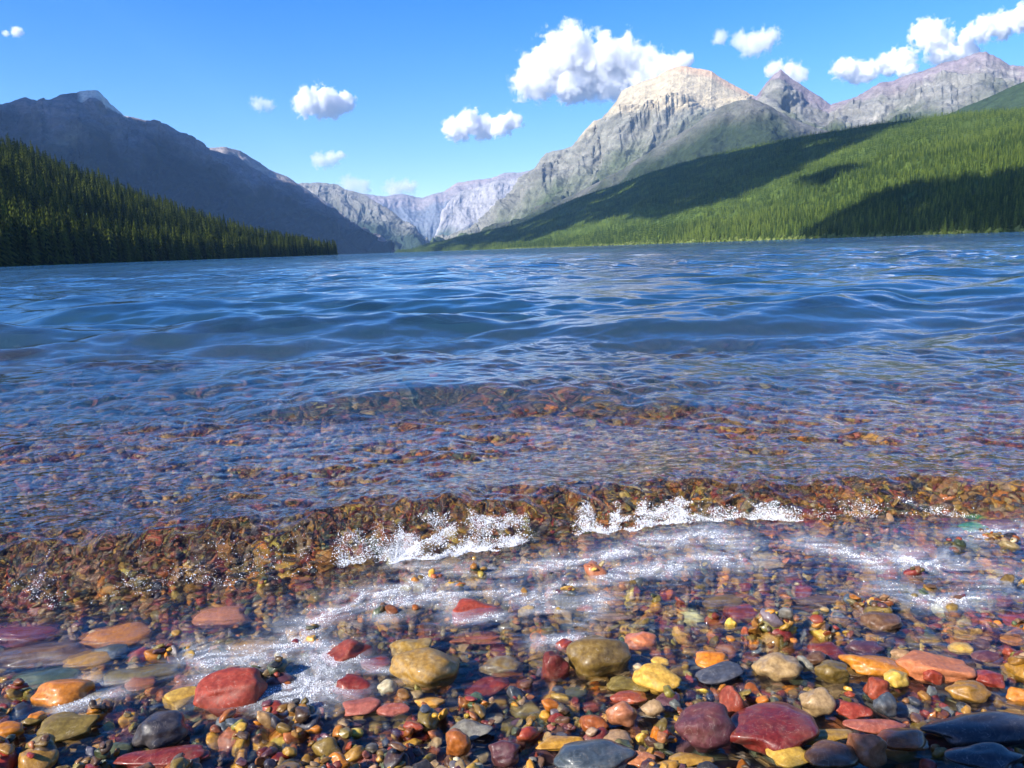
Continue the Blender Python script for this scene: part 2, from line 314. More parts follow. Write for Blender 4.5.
# the stones one can single out: centre, width and height as surveyed, colour, angularity, turn, label
HERO = [
(18,637,72,22,'maroon',.1,0,'dark purple brown flat stone half under water at the far left'),
(38,657,96,24,'brown',.1,.1,'long flat grey brown stone under the water below the purple brown one'),
(118,637,64,25,'orange',.2,.1,'long glossy rust orange stone above the small slate stone'),
(90,662,42,19,'golden',.3,0,'ochre yellow stone leaning against the small slate stone'),
(112,654,38,20,'slate',.3,.2,'small blue grey slate stone between the rust orange and ochre stones'),
(53,655,38,16,'tan',.4,0,'pale tan stone with a bubbly crust beside the ochre yellow stone'),
(46,679,56,18,'green',.1,.15,'long dark green stone above the bright orange one'),
(63,693,48,27,'orange',.1,0,'bright orange smooth stone lapped by foam near the left edge'),
(143,675,68,18,'olive',.1,.1,'long olive brown stone under the ochre yellow stone'),
(139,685,30,13,'rust',.2,0,'small reddish brown stone in front of the long olive brown stone'),
(181,699,36,20,'yellow',.9,.4,'small yellow angular stone left of the big triangular red stone'),
(230,691,68,47,'red',.55,.2,'big dusty red triangular stone standing out of the foam'),
(70,727,50,25,'olive',.5,0,'squarish tan olive stone below the bright orange stone'),
(160,732,48,34,'charcoal',.1,.3,'rounded black green stone left below the big triangular red stone'),
(162,757,84,17,'maroon',.2,.1,'long dark purple red stone at the bottom below the black green one'),
(6,733,30,18,'orange',.2,0,'orange stone cut by the left edge near the bottom'),
(222,618,58,23,'salmon',.7,.1,'pale orange slab topped with a crust of bubbles'),
(255,646,56,20,'ochre',.9,0,'khaki brick shaped stone awash in foam'),
(288,627,48,18,'charcoal',.7,0,'charcoal grey triangular stone beside the khaki brick shaped one'),
(328,621,48,14,'rust',.3,0,'flat orange brown stone in the foam behind the round red stone'),
(479,612,54,28,'red',.85,0,'bright orange red block with foam across its face'),
(348,654,54,30,'brick red',.4,0,'round red stone sitting in the foam beside the yellow stones'),
(377,665,33,17,'maroon',.2,0,'small dark red stone touching the round red stone'),
(410,649,46,25,'ochre',.4,.3,'smooth yellow stone behind the large mottled one'),
(430,667,80,43,'ochre',.4,-.2,'large mottled khaki yellow stone with a broad flat face'),
(352,686,44,20,'maroon',.4,-.5,'wet brown red stone slanting below the round red stone'),
(388,688,21,16,'cream',.1,0,'small round cream pebble in front of the large mottled stone'),
(358,707,44,19,'pink',.6,0,'flat pink red stone below the slanting brown red stone'),
(392,709,35,14,'pink',.2,0,'smaller pink flat stone right of the other pink one'),
(429,703,32,15,'golden',.4,0,'golden tan pebble in front of the large mottled stone'),
(470,728,46,20,'grey',.9,.2,'pale grey green wedge shaped stone with faint stripes'),
(457,743,27,25,'rust',.1,0,'oval orange brown pebble below the grey green wedge'),
(339,763,23,20,'orange',.2,0,'rounded bright orange pebble at the bottom edge'),
(478,640,56,10,'rust',.3,0,'thin flat rust stone under water below the orange red block'),
(503,667,48,23,'olive',.2,.1,'glistening olive green stone right of the large mottled stone'),
(490,687,52,18,'maroon',.5,.5,'dark red slanting stone below the glistening olive one'),
(503,753,34,24,'purple',.2,0,'purple grey stone at the bottom right of the grey green wedge'),
(599,657,64,45,'olive',.1,0,'large smooth olive brown rounded stone at the water edge'),
(640,641,33,20,'salmon',.1,0,'smooth salmon pink pebble right of the large smooth olive brown stone'),
(552,667,30,33,'maroon',.9,.5,'dark red pointed stone left of the large smooth olive brown stone'),
(566,648,22,16,'brick red',.2,0,'small brown red pebble touching the large smooth olive brown stone'),
(658,679,48,30,'yellow',.5,-.4,'pale yellow lumpy stone right below the olive brown stone'),
(659,662,20,11,'yellow',.1,-.3,'small pale yellow oval pebble behind the lumpy yellow stone'),
(710,660,37,19,'orange',.1,0,'glossy orange oval stone left of the two tan stones'),
(718,674,50,20,'slate',.4,.4,'dark blue grey stone below the glossy orange oval'),
(628,685,44,18,'olive',.4,-.1,'flat olive slab in front of the smooth olive brown stone'),
(630,698,38,15,'brick red',.3,-.2,'shiny brick red stone below the flat olive slab'),
(622,716,31,28,'salmon',.2,0,'tan salmon rounded stone below the shiny brick red one'),
(652,709,26,19,'tan',.7,-.3,'squarish tan stone right of the tan salmon rounded one'),
(592,757,84,32,'slate',.2,.1,'large dark green black stone with pale rim at the bottom'),
(594,724,30,19,'rust',.2,-.1,'orange brown pebble left of the tan salmon rounded stone'),
(705,727,58,41,'purple',.4,.2,'dull purple stone left of the huge maroon one'),
(731,706,32,33,'brick red',.7,-.6,'brown red upright stone above the huge maroon one'),
(772,729,94,45,'maroon',.15,.1,'huge glossy maroon stone near the lower right'),
(807,737,88,15,'ochre',.1,0,'long thin golden brown stone lying before the huge maroon one'),
(788,756,43,21,'yellow',.3,0,'bright yellow stone at the bottom below the long golden brown one'),
(832,758,50,26,'brown',.2,0,'brown stone at the bottom right of the bright yellow one'),
(868,748,36,31,'salmon',.3,-.6,'pinkish brown smooth stone right of the long golden brown one'),
(732,625,15,15,'yellow',.7,0,'small yellow cube like pebble in front of the wet red one'),
(740,613,34,18,'brick red',.3,0,'wet red stone behind the small yellow cube'),
(722,603,40,16,'olive',.5,.3,'greenish tan stone behind the wet red one in the shallows'),
(881,622,40,22,'brown',.1,0,'dark domed brown stone standing out of the shallows'),
(877,666,66,24,'orange',.3,-.35,'long orange stone slanting down beside the salmon slab'),
(896,679,24,18,'yellow',.2,0,'small pale yellow pebble under the long slanting orange stone'),
(937,668,66,33,'salmon',.4,-.1,'broad salmon orange slab with rounded corners on the right'),
(932,677,19,16,'red',.2,0,'small red pebble in front of the broad salmon slab'),
(778,667,46,28,'tan',.3,0,'tan yellow lumpy stone above the olive pebble'),
(833,673,33,24,'olive',.3,0,'round olive pebble left of the long slanting orange stone'),
(828,651,38,18,'maroon',.3,0,'dull maroon stone behind the round olive pebble'),
(864,648,36,15,'purple',.2,0,'dark wet stone with glints above the long slanting orange stone'),
(876,691,26,23,'brick red',.5,0,'pinkish red block below the small pale yellow pebble'),
(818,703,33,27,'tan',.1,0,'smooth round tan yellow stone above the huge maroon one'),
(852,709,37,18,'red',.5,.1,'bright red slab right of the smooth round tan stone'),
(875,726,56,12,'pink',.2,-.1,'flat pink red stone below the bright red slab'),
(885,705,23,21,'slate',.6,0,'grey green blocky pebble right of the bright red slab'),
(968,691,38,22,'ochre',.2,-.3,'yellow brown oval stone below the broad salmon slab'),
(990,679,33,17,'red',.3,-.4,'glinting deep red stone right of the yellow brown oval'),
(988,658,28,15,'purple',.2,.2,'purple grey stone right of the broad salmon slab'),
(963,649,27,13,'yellow',.3,0,'pale yellow pebble behind the broad salmon slab'),
(1022,695,26,15,'orange',.5,0,'orange pebble cut by the right edge'),
(990,729,116,26,'charcoal',.1,0,'long dark flat stone lying in the shade at the lower right'),
(985,758,70,22,'charcoal',.2,0,'black stone in the shade in the lower right corner'),
(1018,620,32,14,'red',.3,0,'red stone in the shallows cut by the right edge'),
(1012,641,20,9,'orange',.3,0,'small flat orange pebble in the shallows near the right edge'),
(974,526,26,11,'glass green',.4,0,'bright green stone under the foot of the wave on the right'),
(1000,524,34,12,'maroon',.4,0,'dark red stone right of the bright green one'),
(808,523,24,12,'red',.3,0,'pinkish red stone under the foot of the wave'),
(767,564,34,12,'cream',.4,0,'pale cream yellow flat stone in the shallows behind the foam curl'),
(916,557,30,12,'pink',.3,0,'magenta pink flat stone in the shallows on the right'),
(868,577,18,8,'golden',.3,0,'small golden pebble in the shallows below the magenta pink stone'),
(612,618,44,9,'tan',.3,0,'long thin tan stone under the shallows'),
(818,601,46,12,'brown',.2,0,'long brown stone under the shallows left of the dark dome'),
(302,587,28,11,'brick red',.3,0,'pinkish red stone just in front of the breaking wave'),
(640,760,30,16,'salmon',.3,.1,'tan orange pebble right of the large green black stone'),
(900,655,18,12,'tan',.4,.3,'small tan pebble between the orange stone and salmon slab'),
(560,743,50,14,'golden',.3,.1,'flat golden tan stone above the large green black one'),
(690,760,44,16,'ochre',.2,0,'ochre stone at the bottom left of the bright yellow one'),
(905,741,46,20,'rust',.3,0,'rust brown stone at the edge of the shaded corner'),
]
PAL['glass green'] = (.03, .36, .09)
STONES = []
def settle(x, y, r1, r2):
    i0, i1 = int((x - r1 - HX0) / CELL), int((x + r1 - HX0) / CELL) + 1
    j0, j1 = int((y - r2 - HY0) / CELL), int((y + r2 - HY0) / CELL) + 1
    return slice(max(j0, 0), max(j1, j0 + 1, 1)), slice(max(i0, 0), max(i1, i0 + 1, 1))
for k, (px, py, wp, hp, cn, ang, turn, lab) in enumerate(HERO):
    z = -.004
    for _ in range(3):
        p = ground(px, py, z); dd = float(np.linalg.norm(p - [0, 0, CAM_H]))
        m = dd / F_PX * .93
        W = wp * m; D = min(.8 * wp, .82 * hp / .5) * m
        Hh = math.sqrt(max((hp * m) ** 2 - (.5 * D) ** 2, (.3 * hp * m) ** 2)) / .86
        zb = float(bed(np.array([p[0]]), np.array([p[1]]))[0])
        z = zb + .0075 + Hh * .33
    STONES.append(dict(x=p[0], y=p[1], z=z, s=(W / 2, D / 2, Hh / 2), c=cn, ang=ang, turn=turn, lab=lab, px=px, py=py, wp=wp, hero=True, seed=300 + k))
    sy, sx = settle(p[0], p[1], W / 2, D / 2)
    X, Y = np.meshgrid(_gx[sx], _gy[sy]); e = ((X - p[0]) / (W / 2)) ** 2 + ((Y - p[1]) / (D / 2)) ** 2
    HM[sy, sx] = np.where(e < 1, np.maximum(HM[sy, sx], z + Hh / 2 * np.sqrt(np.clip(1 - e, 0, 1))), HM[sy, sx])
    BLOCK[sy, sx] |= e < 1.05

def scatter(n, y0, y1, rmin, rmed, rmax, seed, wide=.86):
    r_ = np.random.default_rng(seed)
    y = np.sqrt(r_.uniform(y0 ** 2, y1 ** 2, n)); x = r_.uniform(-wide, wide, n) * (y + .12)
    rad = np.clip(rmed * np.exp(r_.normal(0, .42, n)), rmin, rmax)
    return x, y, rad
pr = np.random.default_rng(21)
bt = [scatter(24000, .38, 1.35, .0022, .0042, .012, 1), scatter(2600, .38, 1.35, .006, .0085, .016, 2),
      scatter(15000, 1.35, 2.2, .004, .0075, .018, 3), scatter(11000, 2.2, 3.7, .007, .012, .026, 4)]
BX, BY, BR = (np.concatenate([b[i] for b in bt]) for i in range(3))
o_ = np.argsort(-BR * pr.uniform(.35, 1.0, len(BR))); BX, BY, BR = BX[o_], BY[o_], BR[o_]
ASP = np.stack([pr.uniform(1.0, 1.55, len(BR)), pr.uniform(.75, 1.05, len(BR)), pr.uniform(.4, .8, len(BR))], 1)
TZ = pr.uniform(0, 2 * math.pi, len(BR)); BZ = np.zeros(len(BR)); TX = np.zeros(len(BR)); TY = np.zeros(len(BR)); keep = np.zeros(len(BR), bool)
COLI = pr.choice(len(PK), len(BR), p=PW)
for i in range(len(BR)):
    x, y, r = BX[i], BY[i], BR[i]; c = r * ASP[i, 2]
    ci, cj = int((x - HX0) / CELL), int((y - HY0) / CELL)
    if ci < 1 or cj < 1 or ci >= HNX - 1 or cj >= HNY - 1 or BLOCK[cj, ci]: continue
    q = max(1, int(r * .8 / CELL))
    win = HM[max(cj - q, 0):cj + q + 1, max(ci - q, 0):ci + q + 1]
    lo, hi = float(win.min()), float(win.max()); me_ = float(win.mean())
    if hi - lo > .0035 and BLOCK[max(cj - q, 0):cj + q + 1, max(ci - q, 0):ci + q + 1].any(): continue
    base = min(me_ + .25 * (hi - me_), lo + .95 * c)
    BZ[i] = base + c * .42; keep[i] = True
    g = 2 * q * CELL + 1e-6
    TX[i] = np.clip((float(win[-1].mean()) - float(win[0].mean())) / g, -.6, .6); TY[i] = np.clip(-(float(win[:, -1].mean()) - float(win[:, 0].mean())) / g, -.6, .6)
    q2 = max(1, int(r * 1.05 / CELL)); a, b = np.ogrid[-q2:q2 + 1, -q2:q2 + 1]
    cap = BZ[i] + c * np.sqrt(np.clip(1 - (a * a + b * b) * (CELL / (r * 1.1)) ** 2, 0, 1))
    j0, i0_ = max(cj - q2, 0), max(ci - q2, 0)
    w_ = HM[j0:cj + q2 + 1, i0_:ci + q2 + 1]
    cap = cap[j0 - (cj - q2):, i0_ - (ci - q2):][:w_.shape[0], :w_.shape[1]]
    np.maximum(w_, cap, out=w_, where=cap > BZ[i] + .02 * c)
keep &= pr.uniform(0, 1, len(BX)) > .9 * smooth(2.5, 3.7, BY)
idx = np.nonzero(keep)[0]
BX, BY, BZ, BR, ASP, TX, TY, TZ, COLI = (a[idx] for a in (BX, BY, BZ, BR, ASP, TX, TY, TZ, COLI))
TX += pr.normal(0, .18, len(BX)); TY += pr.normal(0, .18, len(BX))

# the largest of the small ones become stones of their own too
qx, qy, qz = project(np.stack([BX, BY, BZ], 1))
size_px = BR * 2 * ASP[:, 0] / qz * F_PX
ij, ii = np.clip(((BY - HY0) / CELL).astype(int), 0, HNY - 1), np.clip(((BX - HX0) / CELL).astype(int), 0, HNX - 1)
exposed = HM[ij, ii] < BZ + BR * ASP[:, 2] * 1.25
ok = (qx > 4) & (qx < 1020) & (qy < 764) & (qy > 560) & exposed
cand = np.nonzero(ok)[0]; cand = cand[np.argsort(-size_px[cand])][:300 - len(HERO)]
single = np.zeros(len(BX), bool); single[cand] = True

hx_ = np.array([h[0] for h in HERO]); hy_ = np.array([h[1] for h in HERO])
SHORT = [' '.join(h[7].split()) for h in HERO]
import re
def short(lab):
    for s_ in (' with ', ' below ', ' above ', ' under ', ' beside ', ' between ', ' left ', ' right ', ' near ', ' at ', ' in ', ' behind ', ' standing ', ' sitting ', ' touching ', ' lapped ', ' leaning ', ' half ', ' topped ', ' awash ', ' slanting ', ' cut ', ' lying ', ' on ', ' just '):
        if s_ in lab[6:]: lab = lab[:6] + lab[6:].split(s_)[0]
    return re.sub(r'( (left|right|just|with|and|half|topped|touching))+$', '', lab)
short_names = [short(h[7]) for h in HERO]
uniq = [i for i, s_ in enumerate(short_names) if short_names.count(s_) == 1 and len(s_.split()) >= 3]
SHN = {}
used = set(h[7] for h in HERO)
cn_adj = {'grey': 'grey', 'slate': 'blue grey', 'charcoal': 'blackish', 'tan': 'tan', 'brown': 'brown'}
def auto_label(i):
    c = PK[COLI[i]]; c = cn_adj.get(c, c)
    sz = 'small' if size_px[i] < np.median(size_px[cand]) else 'medium'
    a = ASP[i]; shp = 'long' if a[0] > 1.4 else ('flat' if a[2] < .5 else ('roundish' if a[0] < 1.18 else 'oval'))
    d = np.hypot(hx_[uniq] - qx[i], (hy_[uniq] - qy[i]) * 1.3); order = np.argsort(d)
    for k in order[:9]:
        u = uniq[k]; dx, dy = qx[i] - hx_[u], (qy[i] - hy_[u]) * 1.3
        if abs(dx) > abs(dy) * 2: rel = 'right of' if dx > 0 else 'left of'
        elif abs(dy) > abs(dx) * 2: rel = 'straight below' if dy > 0 else 'straight above'
        else: rel = ('lower ' if dy > 0 else 'upper ') + ('right of' if dx > 0 else 'left of')
        near = 'touching distance' if d[k] < 28 else ''
        for form in (f'{sz} {shp} {c} pebble {rel} the {short_names[u]}', f'{sz} {shp} {c} pebble close to the {rel} the {short_names[u]}' if False else None,
                     f'{shp} {c} pebble a little way {rel} the {short_names[u]}' if d[k] > 45 else None):
            if form and form not in used and 4 <= len(form.split()) <= 16:
                used.add(form); return form
    return None
for i in cand:
    lab = auto_label(i)
    if lab is None: single[i] = False; continue
    STONES.append(dict(x=BX[i], y=BY[i], z=BZ[i], s=tuple(BR[i] * ASP[i]), c=PK[COLI[i]], ang=.35, turn=TZ[i], tilt=(TX[i], TY[i]), lab=lab, px=qx[i], py=qy[i], wp=size_px[i], hero=False, seed=int(900 + i)))

sr = np.random.default_rng(8)
for st in STONES:
    v, f = stone_shape(4 if st['hero'] else 3, st['seed'], st['ang'])
    v = v * np.array(st['s']) * (1.04 if st['hero'] else 1.0)
    tx, ty = st.get('tilt', (sr.normal(0, .05), -st['turn'] * .25 if st['hero'] else 0))
    tz = st['turn'] * .9 if st['hero'] else st['turn']
    v = v @ rotmats(np.array([tx]), np.array([ty]), np.array([tz]))[0].T
    c = np.array(PAL[st['c']]) * sr.uniform(.72, .98) * (1 + sr.normal(0, .05, 3))
    c = np.repeat(c[None], len(v), 0)
    q = st['seed'] * 1.7
    m_ = smooth(-.1, .5, fbm(v[:, 0] * 55 + q, v[:, 1] * 55 + v[:, 2] * 90 + q, 3, st['seed']))[:, None]
    other = np.array(PAL[PK[int(sr.choice(len(PK), p=PW))]])
    mk = .07 if st['hero'] else .16; c = c * (1 - mk * m_) + other * mk * m_ * .8
    if 'stripes' in st['lab'] or 'mottled' in st['lab']:
        b_ = (.5 + .5 * np.sin(v[:, 0] * 500 + v[:, 2] * 900 + 4 * fbm(v[:, 0] * 60, v[:, 1] * 60, 2, 3)))[:, None] ** 2
        c = c * (1 - .3 * b_) + np.array([.5, .48, .35]) * .22 * b_
    me = mesh_np('stone', v, f, True, {'col': np.clip(c, .01, .9)})
    o = link('stone' if st['hero'] else 'pebble', me, M_DRY if st['hero'] and st['ang'] >= .35 else M_STONE); o.location = (st['x'], st['y'], st['z'])
    tag(o, st['lab'], 'stone' if st['hero'] else 'pebble', 'singled out stones on the pebble shore' if st['hero'] else 'larger pebbles on the shore')

# every other pebble: nobody could count them
def merge(idx, sub, seed0):
    K = 28; shapes = [stone_shape(sub, seed0 + k, .15 + .8 * (k % 5) / 4) for k in range(K)]
    f = shapes[0][1]; nv = len(shapes[0][0])
    S = np.stack([s_[0] for s_ in shapes]); kk = (idx * 7919) % K
    A = ASP[idx] * BR[idx][:, None]
    V = S[kk] * A[:, None, :]
    M = rotmats(TX[idx], TY[idx], TZ[idx])
    V = np.einsum('nij,nvj->nvi', M, V) + np.stack([BX[idx], BY[idx], BZ[idx]], 1)[:, None, :]
    Fc = (f[None] + (np.arange(len(idx)) * nv)[:, None, None]).reshape(-1, 3)
    base = np.array([PAL[k_] for k_ in PK])[COLI[idx]]
    r_ = np.random.default_rng(seed0); base = base * r_.uniform(.38, 1.05, (len(idx), 1)) * (1 + r_.normal(0, .08, (len(idx), 3)))
    k_ = .75 * smooth(1.7, 3.4, BY[idx])[:, None]; base = base * (1 - k_) + np.array([.035, .045, .022]) * k_  # gravel colour darkens with distance to meet the deep-water tint of the bed
    C = np.repeat(np.clip(base, .008, .9), nv, 0)
    return V.reshape(-1, 3), Fc, C
rest = np.nonzero(~single)[0]; dist = np.hypot(BX[rest], BY[rest])
big = rest[(size_px[rest] > 11) & (dist < 1.4)]; sml = np.setdiff1d(rest, big)
v1, f1, c1 = merge(big, 3, 100); v2, f2, c2 = merge(sml, 2, 200)
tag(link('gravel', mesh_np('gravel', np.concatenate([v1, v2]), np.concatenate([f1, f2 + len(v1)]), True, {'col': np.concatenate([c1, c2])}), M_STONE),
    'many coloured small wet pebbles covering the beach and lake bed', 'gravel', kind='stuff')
print('pebbles', len(BX), 'big', len(big), 'stones', len(STONES))

# the bed sheet below them, out to the horizon
rr = np.concatenate([[.02], .3 * (1.025 ** np.arange(0, 480))]); rr = rr[rr < 45000]
na = 361; th = np.linspace(-math.pi, math.pi, na)
RRg, TH = np.meshgrid(rr, th, indexing='ij'); X, Y = RRg * np.sin(TH), RRg * np.cos(TH)
Zb = bed(X, Y) - .0035
s = NT('lake_bed')
g = s.n('NewGeometry').outputs['Position']
vor = s.n('TexVoronoi', {'Vector': g, 'Scale': 42., 'Randomness': 1.0}); vd = s.n('TexVoronoi', {'Vector': g, 'Scale': 42.}, feature='DISTANCE_TO_EDGE')
sel = s.n('SeparateColor', {0: vor.outputs['Color']}).outputs[0]
pc = s.ramp(sel, [(i / 9, PAL[k_]) for i, k_ in enumerate(['maroon', 'brown', 'olive', 'slate', 'rust', 'tan', 'green', 'purple', 'ochre', 'brick red'])], 'CONSTANT')
pc = s.mix(s.mapr(vd.outputs[0], 0, .12), (.02, .016, .012), pc)
deep_tint = s.mix(s.noise(g, .7, 4), (.006, .052, .095), (.012, .075, .115))  # teal bed colour with the deep water's scattered blue put into it
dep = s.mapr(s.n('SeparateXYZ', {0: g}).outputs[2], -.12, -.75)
cc = s.mix(dep, s.mix(.25, pc, (.10, .07, .04)), deep_tint)
bp = s.n('Bump', {'Strength': 1.0, 'Distance': .01, 'Height': s.mapr(vd.outputs[0], 0, .25)})
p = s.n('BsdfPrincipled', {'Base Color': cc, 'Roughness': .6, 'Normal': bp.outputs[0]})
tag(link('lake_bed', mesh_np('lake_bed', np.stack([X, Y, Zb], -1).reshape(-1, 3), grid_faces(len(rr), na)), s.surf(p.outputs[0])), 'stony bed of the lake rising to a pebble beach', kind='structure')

# unseen rock added in the photographer's place to shade the lower right corner
v, f = stone_shape(4, 77, .5); v = v * [.17, .17, .66]
bo = link('shade_rock', mesh_np('shade_rock', v, f, True, {'col': np.tile([.2, .18, .16], (len(v), 1))}), M_STONE)
_c = ground(1008, 752, 0.); _h = 1.2; bo.location = (_c[0] + .07 + sun_dir[0] / sun_dir[2] * _h, _c[1] + sun_dir[1] / sun_dir[2] * _h, _h - .51)
tag(bo, 'tall grey boulder standing on the beach beside the picture', kind='structure')
# ------------------------------------------------------------------ water surface
rA = .33 * np.exp(np.arange(0, math.log(6 / .33), .0031)); rB = rA[-1] * np.exp(np.arange(.0031, math.log(20000 / 6), .009))
wr_ = np.concatenate([rA, rB]); wth = np.linspace(R(-58), R(58), 720)
RR_, TH_ = np.meshgrid(wr_, wth, indexing='ij'); WX, WY = RR_ * np.sin(TH_), RR_ * np.cos(TH_)
cell = np.maximum(np.gradient(wr_)[:, None] * np.ones_like(TH_), RR_ * (wth[1] - wth[0]))
WZ = water(WX, WY, cell)
FM = np.zeros_like(WZ); nr_ = int(np.searchsorted(wr_, 1.7)); FM[:nr_] = foam_mask(WX[:nr_], WY[:nr_])
TT = wave_t(WX[:nr_], WY[:nr_]); CALM = np.full(WZ.shape, .50); CALM[:nr_] = .64 - .24 * smooth(-.01, .03, TT) * (1 - .5 * smooth(.15, .6, TT))
s = NT('water')
g = s.n('NewGeometry').outputs['Position']
sep = s.n('SeparateXYZ', {0: g}); dist = s.n('VectorMath', {0: g}, operation='LENGTH').outputs['Value']
st = s.n('Mapping', {'Vector': g, 'Scale': (.7, 1.5, 1)}).outputs[0]
b1 = s.noise(st, 2.4, 4, .55, .6); b2 = s.noise(st, .35, 4, .6); b3 = s.noise(st, 30, 3, .6)
m1 = s.mapr(dist, 5, 14); m2 = s.mapr(dist, 25, 80)
k3 = s.math('MULTIPLY', s.mapr(dist, 20, 2.5), .0012)
hgt = s.math('ADD', s.math('ADD', s.math('MULTIPLY', b1, s.math('MULTIPLY', m1, .09)), s.math('MULTIPLY', b2, s.math('MULTIPLY', m2, .8))), s.math('MULTIPLY', b3, k3))
bp = s.n('Bump', {'Strength': 1.0, 'Distance': 1.0, 'Height': hgt})
cosv = s.math('ABSOLUTE', s.n('VectorMath', {0: s.n('NewGeometry').outputs['Incoming'], 1: bp.outputs[0]}, operation='DOT_PRODUCT').outputs['Value'])
fr = s.math('ADD', .02, s.math('MULTIPLY', .98, s.math('POWER', s.math('SUBTRACT', 1.0, cosv, clamp=True), 5.0)), clamp=True)
gl = s.n('BsdfGlossy', {'Color': (1, 1, 1, 1), 'Roughness': .006, 'Normal': bp.outputs[0]})
rf = s.n('BsdfRefraction', {'Color': (.97, .985, .98, 1), 'Roughness': 0.0, 'IOR': 1.333, 'Normal': bp.outputs[0]})
tr = s.n('BsdfTransparent', {'Color': (.95, .97, .96, 1)})
if WMODE == 'glass':
    inner = rf.outputs[0]
else:
    inner = s.n('MixShader', {0: s.attr('calm').outputs['Fac'], 1: rf.outputs[0], 2: tr.outputs[0]}).outputs[0]
fo = s.attr('foam').outputs['Fac']
vo = s.n('TexVoronoi', {'Vector': g, 'Scale': 620.}, feature='DISTANCE_TO_EDGE').outputs[0]; vo2 = s.n('TexVoronoi', {'Vector': g, 'Scale': 210.}, feature='DISTANCE_TO_EDGE').outputs[0]
web = s.math('MAXIMUM', s.mapr(vo, .16, .03), s.mapr(vo2, .09, .01))
ff = s.math('MULTIPLY', fo, s.math('ADD', .14, s.math('MULTIPLY', web, .42)), clamp=True)
mx0 = s.n('MixShader', {0: fr, 1: inner, 2: gl.outputs[0]})
mx = s.n('MixShader', {0: ff, 1: mx0.outputs[0], 2: s.n('BsdfDiffuse', {'Color': (.86, .88, .9, 1)}).outputs[0]})
M_WATER = s.surf(mx.outputs[0])
wat = tag(link('lake_water', mesh_np('lake_water', np.stack([WX, WY, WZ], -1).reshape(-1, 3), grid_faces(len(wr_), len(wth)), True, {'foam': FM.ravel(), 'calm': CALM.ravel()}), M_WATER), 'clear blue lake water breaking in a small wave on the pebbles', kind='structure')
if WMODE == 'glass':
    wat.cycles.is_caustics_caster = True; sl.cycles.is_caustics_light = True
    for o in scene.objects:
        if o.type == 'MESH' and o is not wat: o.cycles.is_caustics_receiver = True
# ------------------------------------------------------------------ froth: many small bubbles on the water
fr_ = np.random.default_rng(31); FP = []; FR = []
for path, wpx, n in FOAM_PATHS:
    p = np.array(path, float); seg = np.linalg.norm(np.diff(p, axis=0), axis=1); cs = np.concatenate([[0], np.cumsum(seg)])
    n = int(n * .22); m = n * 9; t = fr_.uniform(0, cs[-1], m); qx_ = np.interp(t, cs, p[:, 0]); qy_ = np.interp(t, cs, p[:, 1])
    off = fr_.normal(0, .8, m) * wpx; ang = fr_.uniform(0, 6.28, m)
    qx_ += off * np.cos(ang) * 1.6; qy_ += off * np.sin(ang) * .75
    g_ = ground(qx_, qy_, -.002)
    k = lace(g_[:, 0], g_[:, 1]) > fr_.uniform(.62, 1.0, m)
    g_ = g_[k][:n]; FP.append(g_[:, :2]); FR.append(np.clip(np.exp(fr_.normal(math.log(.00027), .4, len(g_))), .00022, .0016))
fp = np.concatenate(FP); frr = np.concatenate(FR); fz = water(fp[:, 0], fp[:, 1], np.full(len(fp), .002)) + frr * .35
# white water on the face of the breaking wave
def splash(px0, px1, n, t0, t1, rise, seed):
    r_ = np.random.default_rng(seed); a = ground(np.array([px0, px1]), np.array([560, 560]), 0)
    sc = np.interp(.5 * (px0 + px1), [0, 400, 600, 1024], [603, 562, 532, 519]) ; a = ground(np.array([px0, px1]), np.array([sc, sc]), 0)
    x = r_.uniform(a[0, 0], a[1, 0], n * 5); t = r_.uniform(0, 1, n * 5) ** 1.1
    e = smooth(0, .2, (x - a[0, 0]) / (a[1, 0] - a[0, 0])) * smooth(0, .2, (a[1, 0] - x) / (a[1, 0] - a[0, 0]))
    tt = t0 + .018 * (fbm(x * 30, x * 0, 3, seed + 8) + .25) + (t1 - t0) * t
    k = (fbm(x * 26, tt * 40 + seed, 4, seed) * 1.4 + .35 * e - .9 * t ** 1.5) > r_.uniform(-.2, 1.0, n * 5)
    k &= e > r_.uniform(0, .9, n * 5)
    x, tt = x[k][:n], tt[k][:n]
    yf = np.interp(x, FRX, FRY) + .022 * fbm(x * 7, x * 0 + 2.2, 3, 9)
    y = yf + tt; r = np.clip(np.exp(r_.normal(math.log(.00027), .5, len(x))), .0002, .0012)
    lump = np.clip(fbm(x * 45, y * 45, 3, seed + 5) + .2, 0, 1)
    z = water(x, y, np.full(len(x), .003)) + r * .3 + rise * r_.uniform(0, 1, len(x)) ** 1.6 * lump
    return np.stack([x, y], 1), z, r
for args in SPLASH:
    a, b, c = splash(args[0], args[1], int(args[2] * 1.5), *args[3:]); fp = np.concatenate([fp, a]); fz = np.concatenate([fz, b]); frr = np.concatenate([frr, c])
v, f = ICO[1]
V = (v[None] * frr[:, None, None] + np.stack([fp[:, 0], fp[:, 1], fz], 1)[:, None]).reshape(-1, 3)
Fc = (f[None] + (np.arange(len(fp)) * len(v))[:, None, None]).reshape(-1, 3)
s = NT('froth'); p = s.n('BsdfPrincipled', {'Base Color': (.68, .70, .73, 1), 'Roughness': .6, 'IOR': 1.33, 'Specular IOR Level': .15})
tag(link('foam', mesh_np('foam', V, Fc, True), s.surf(p.outputs[0])), 'white froth of the small breaking wave and its lacy streaks', 'foam', kind='stuff')
print('bubbles', len(fp))
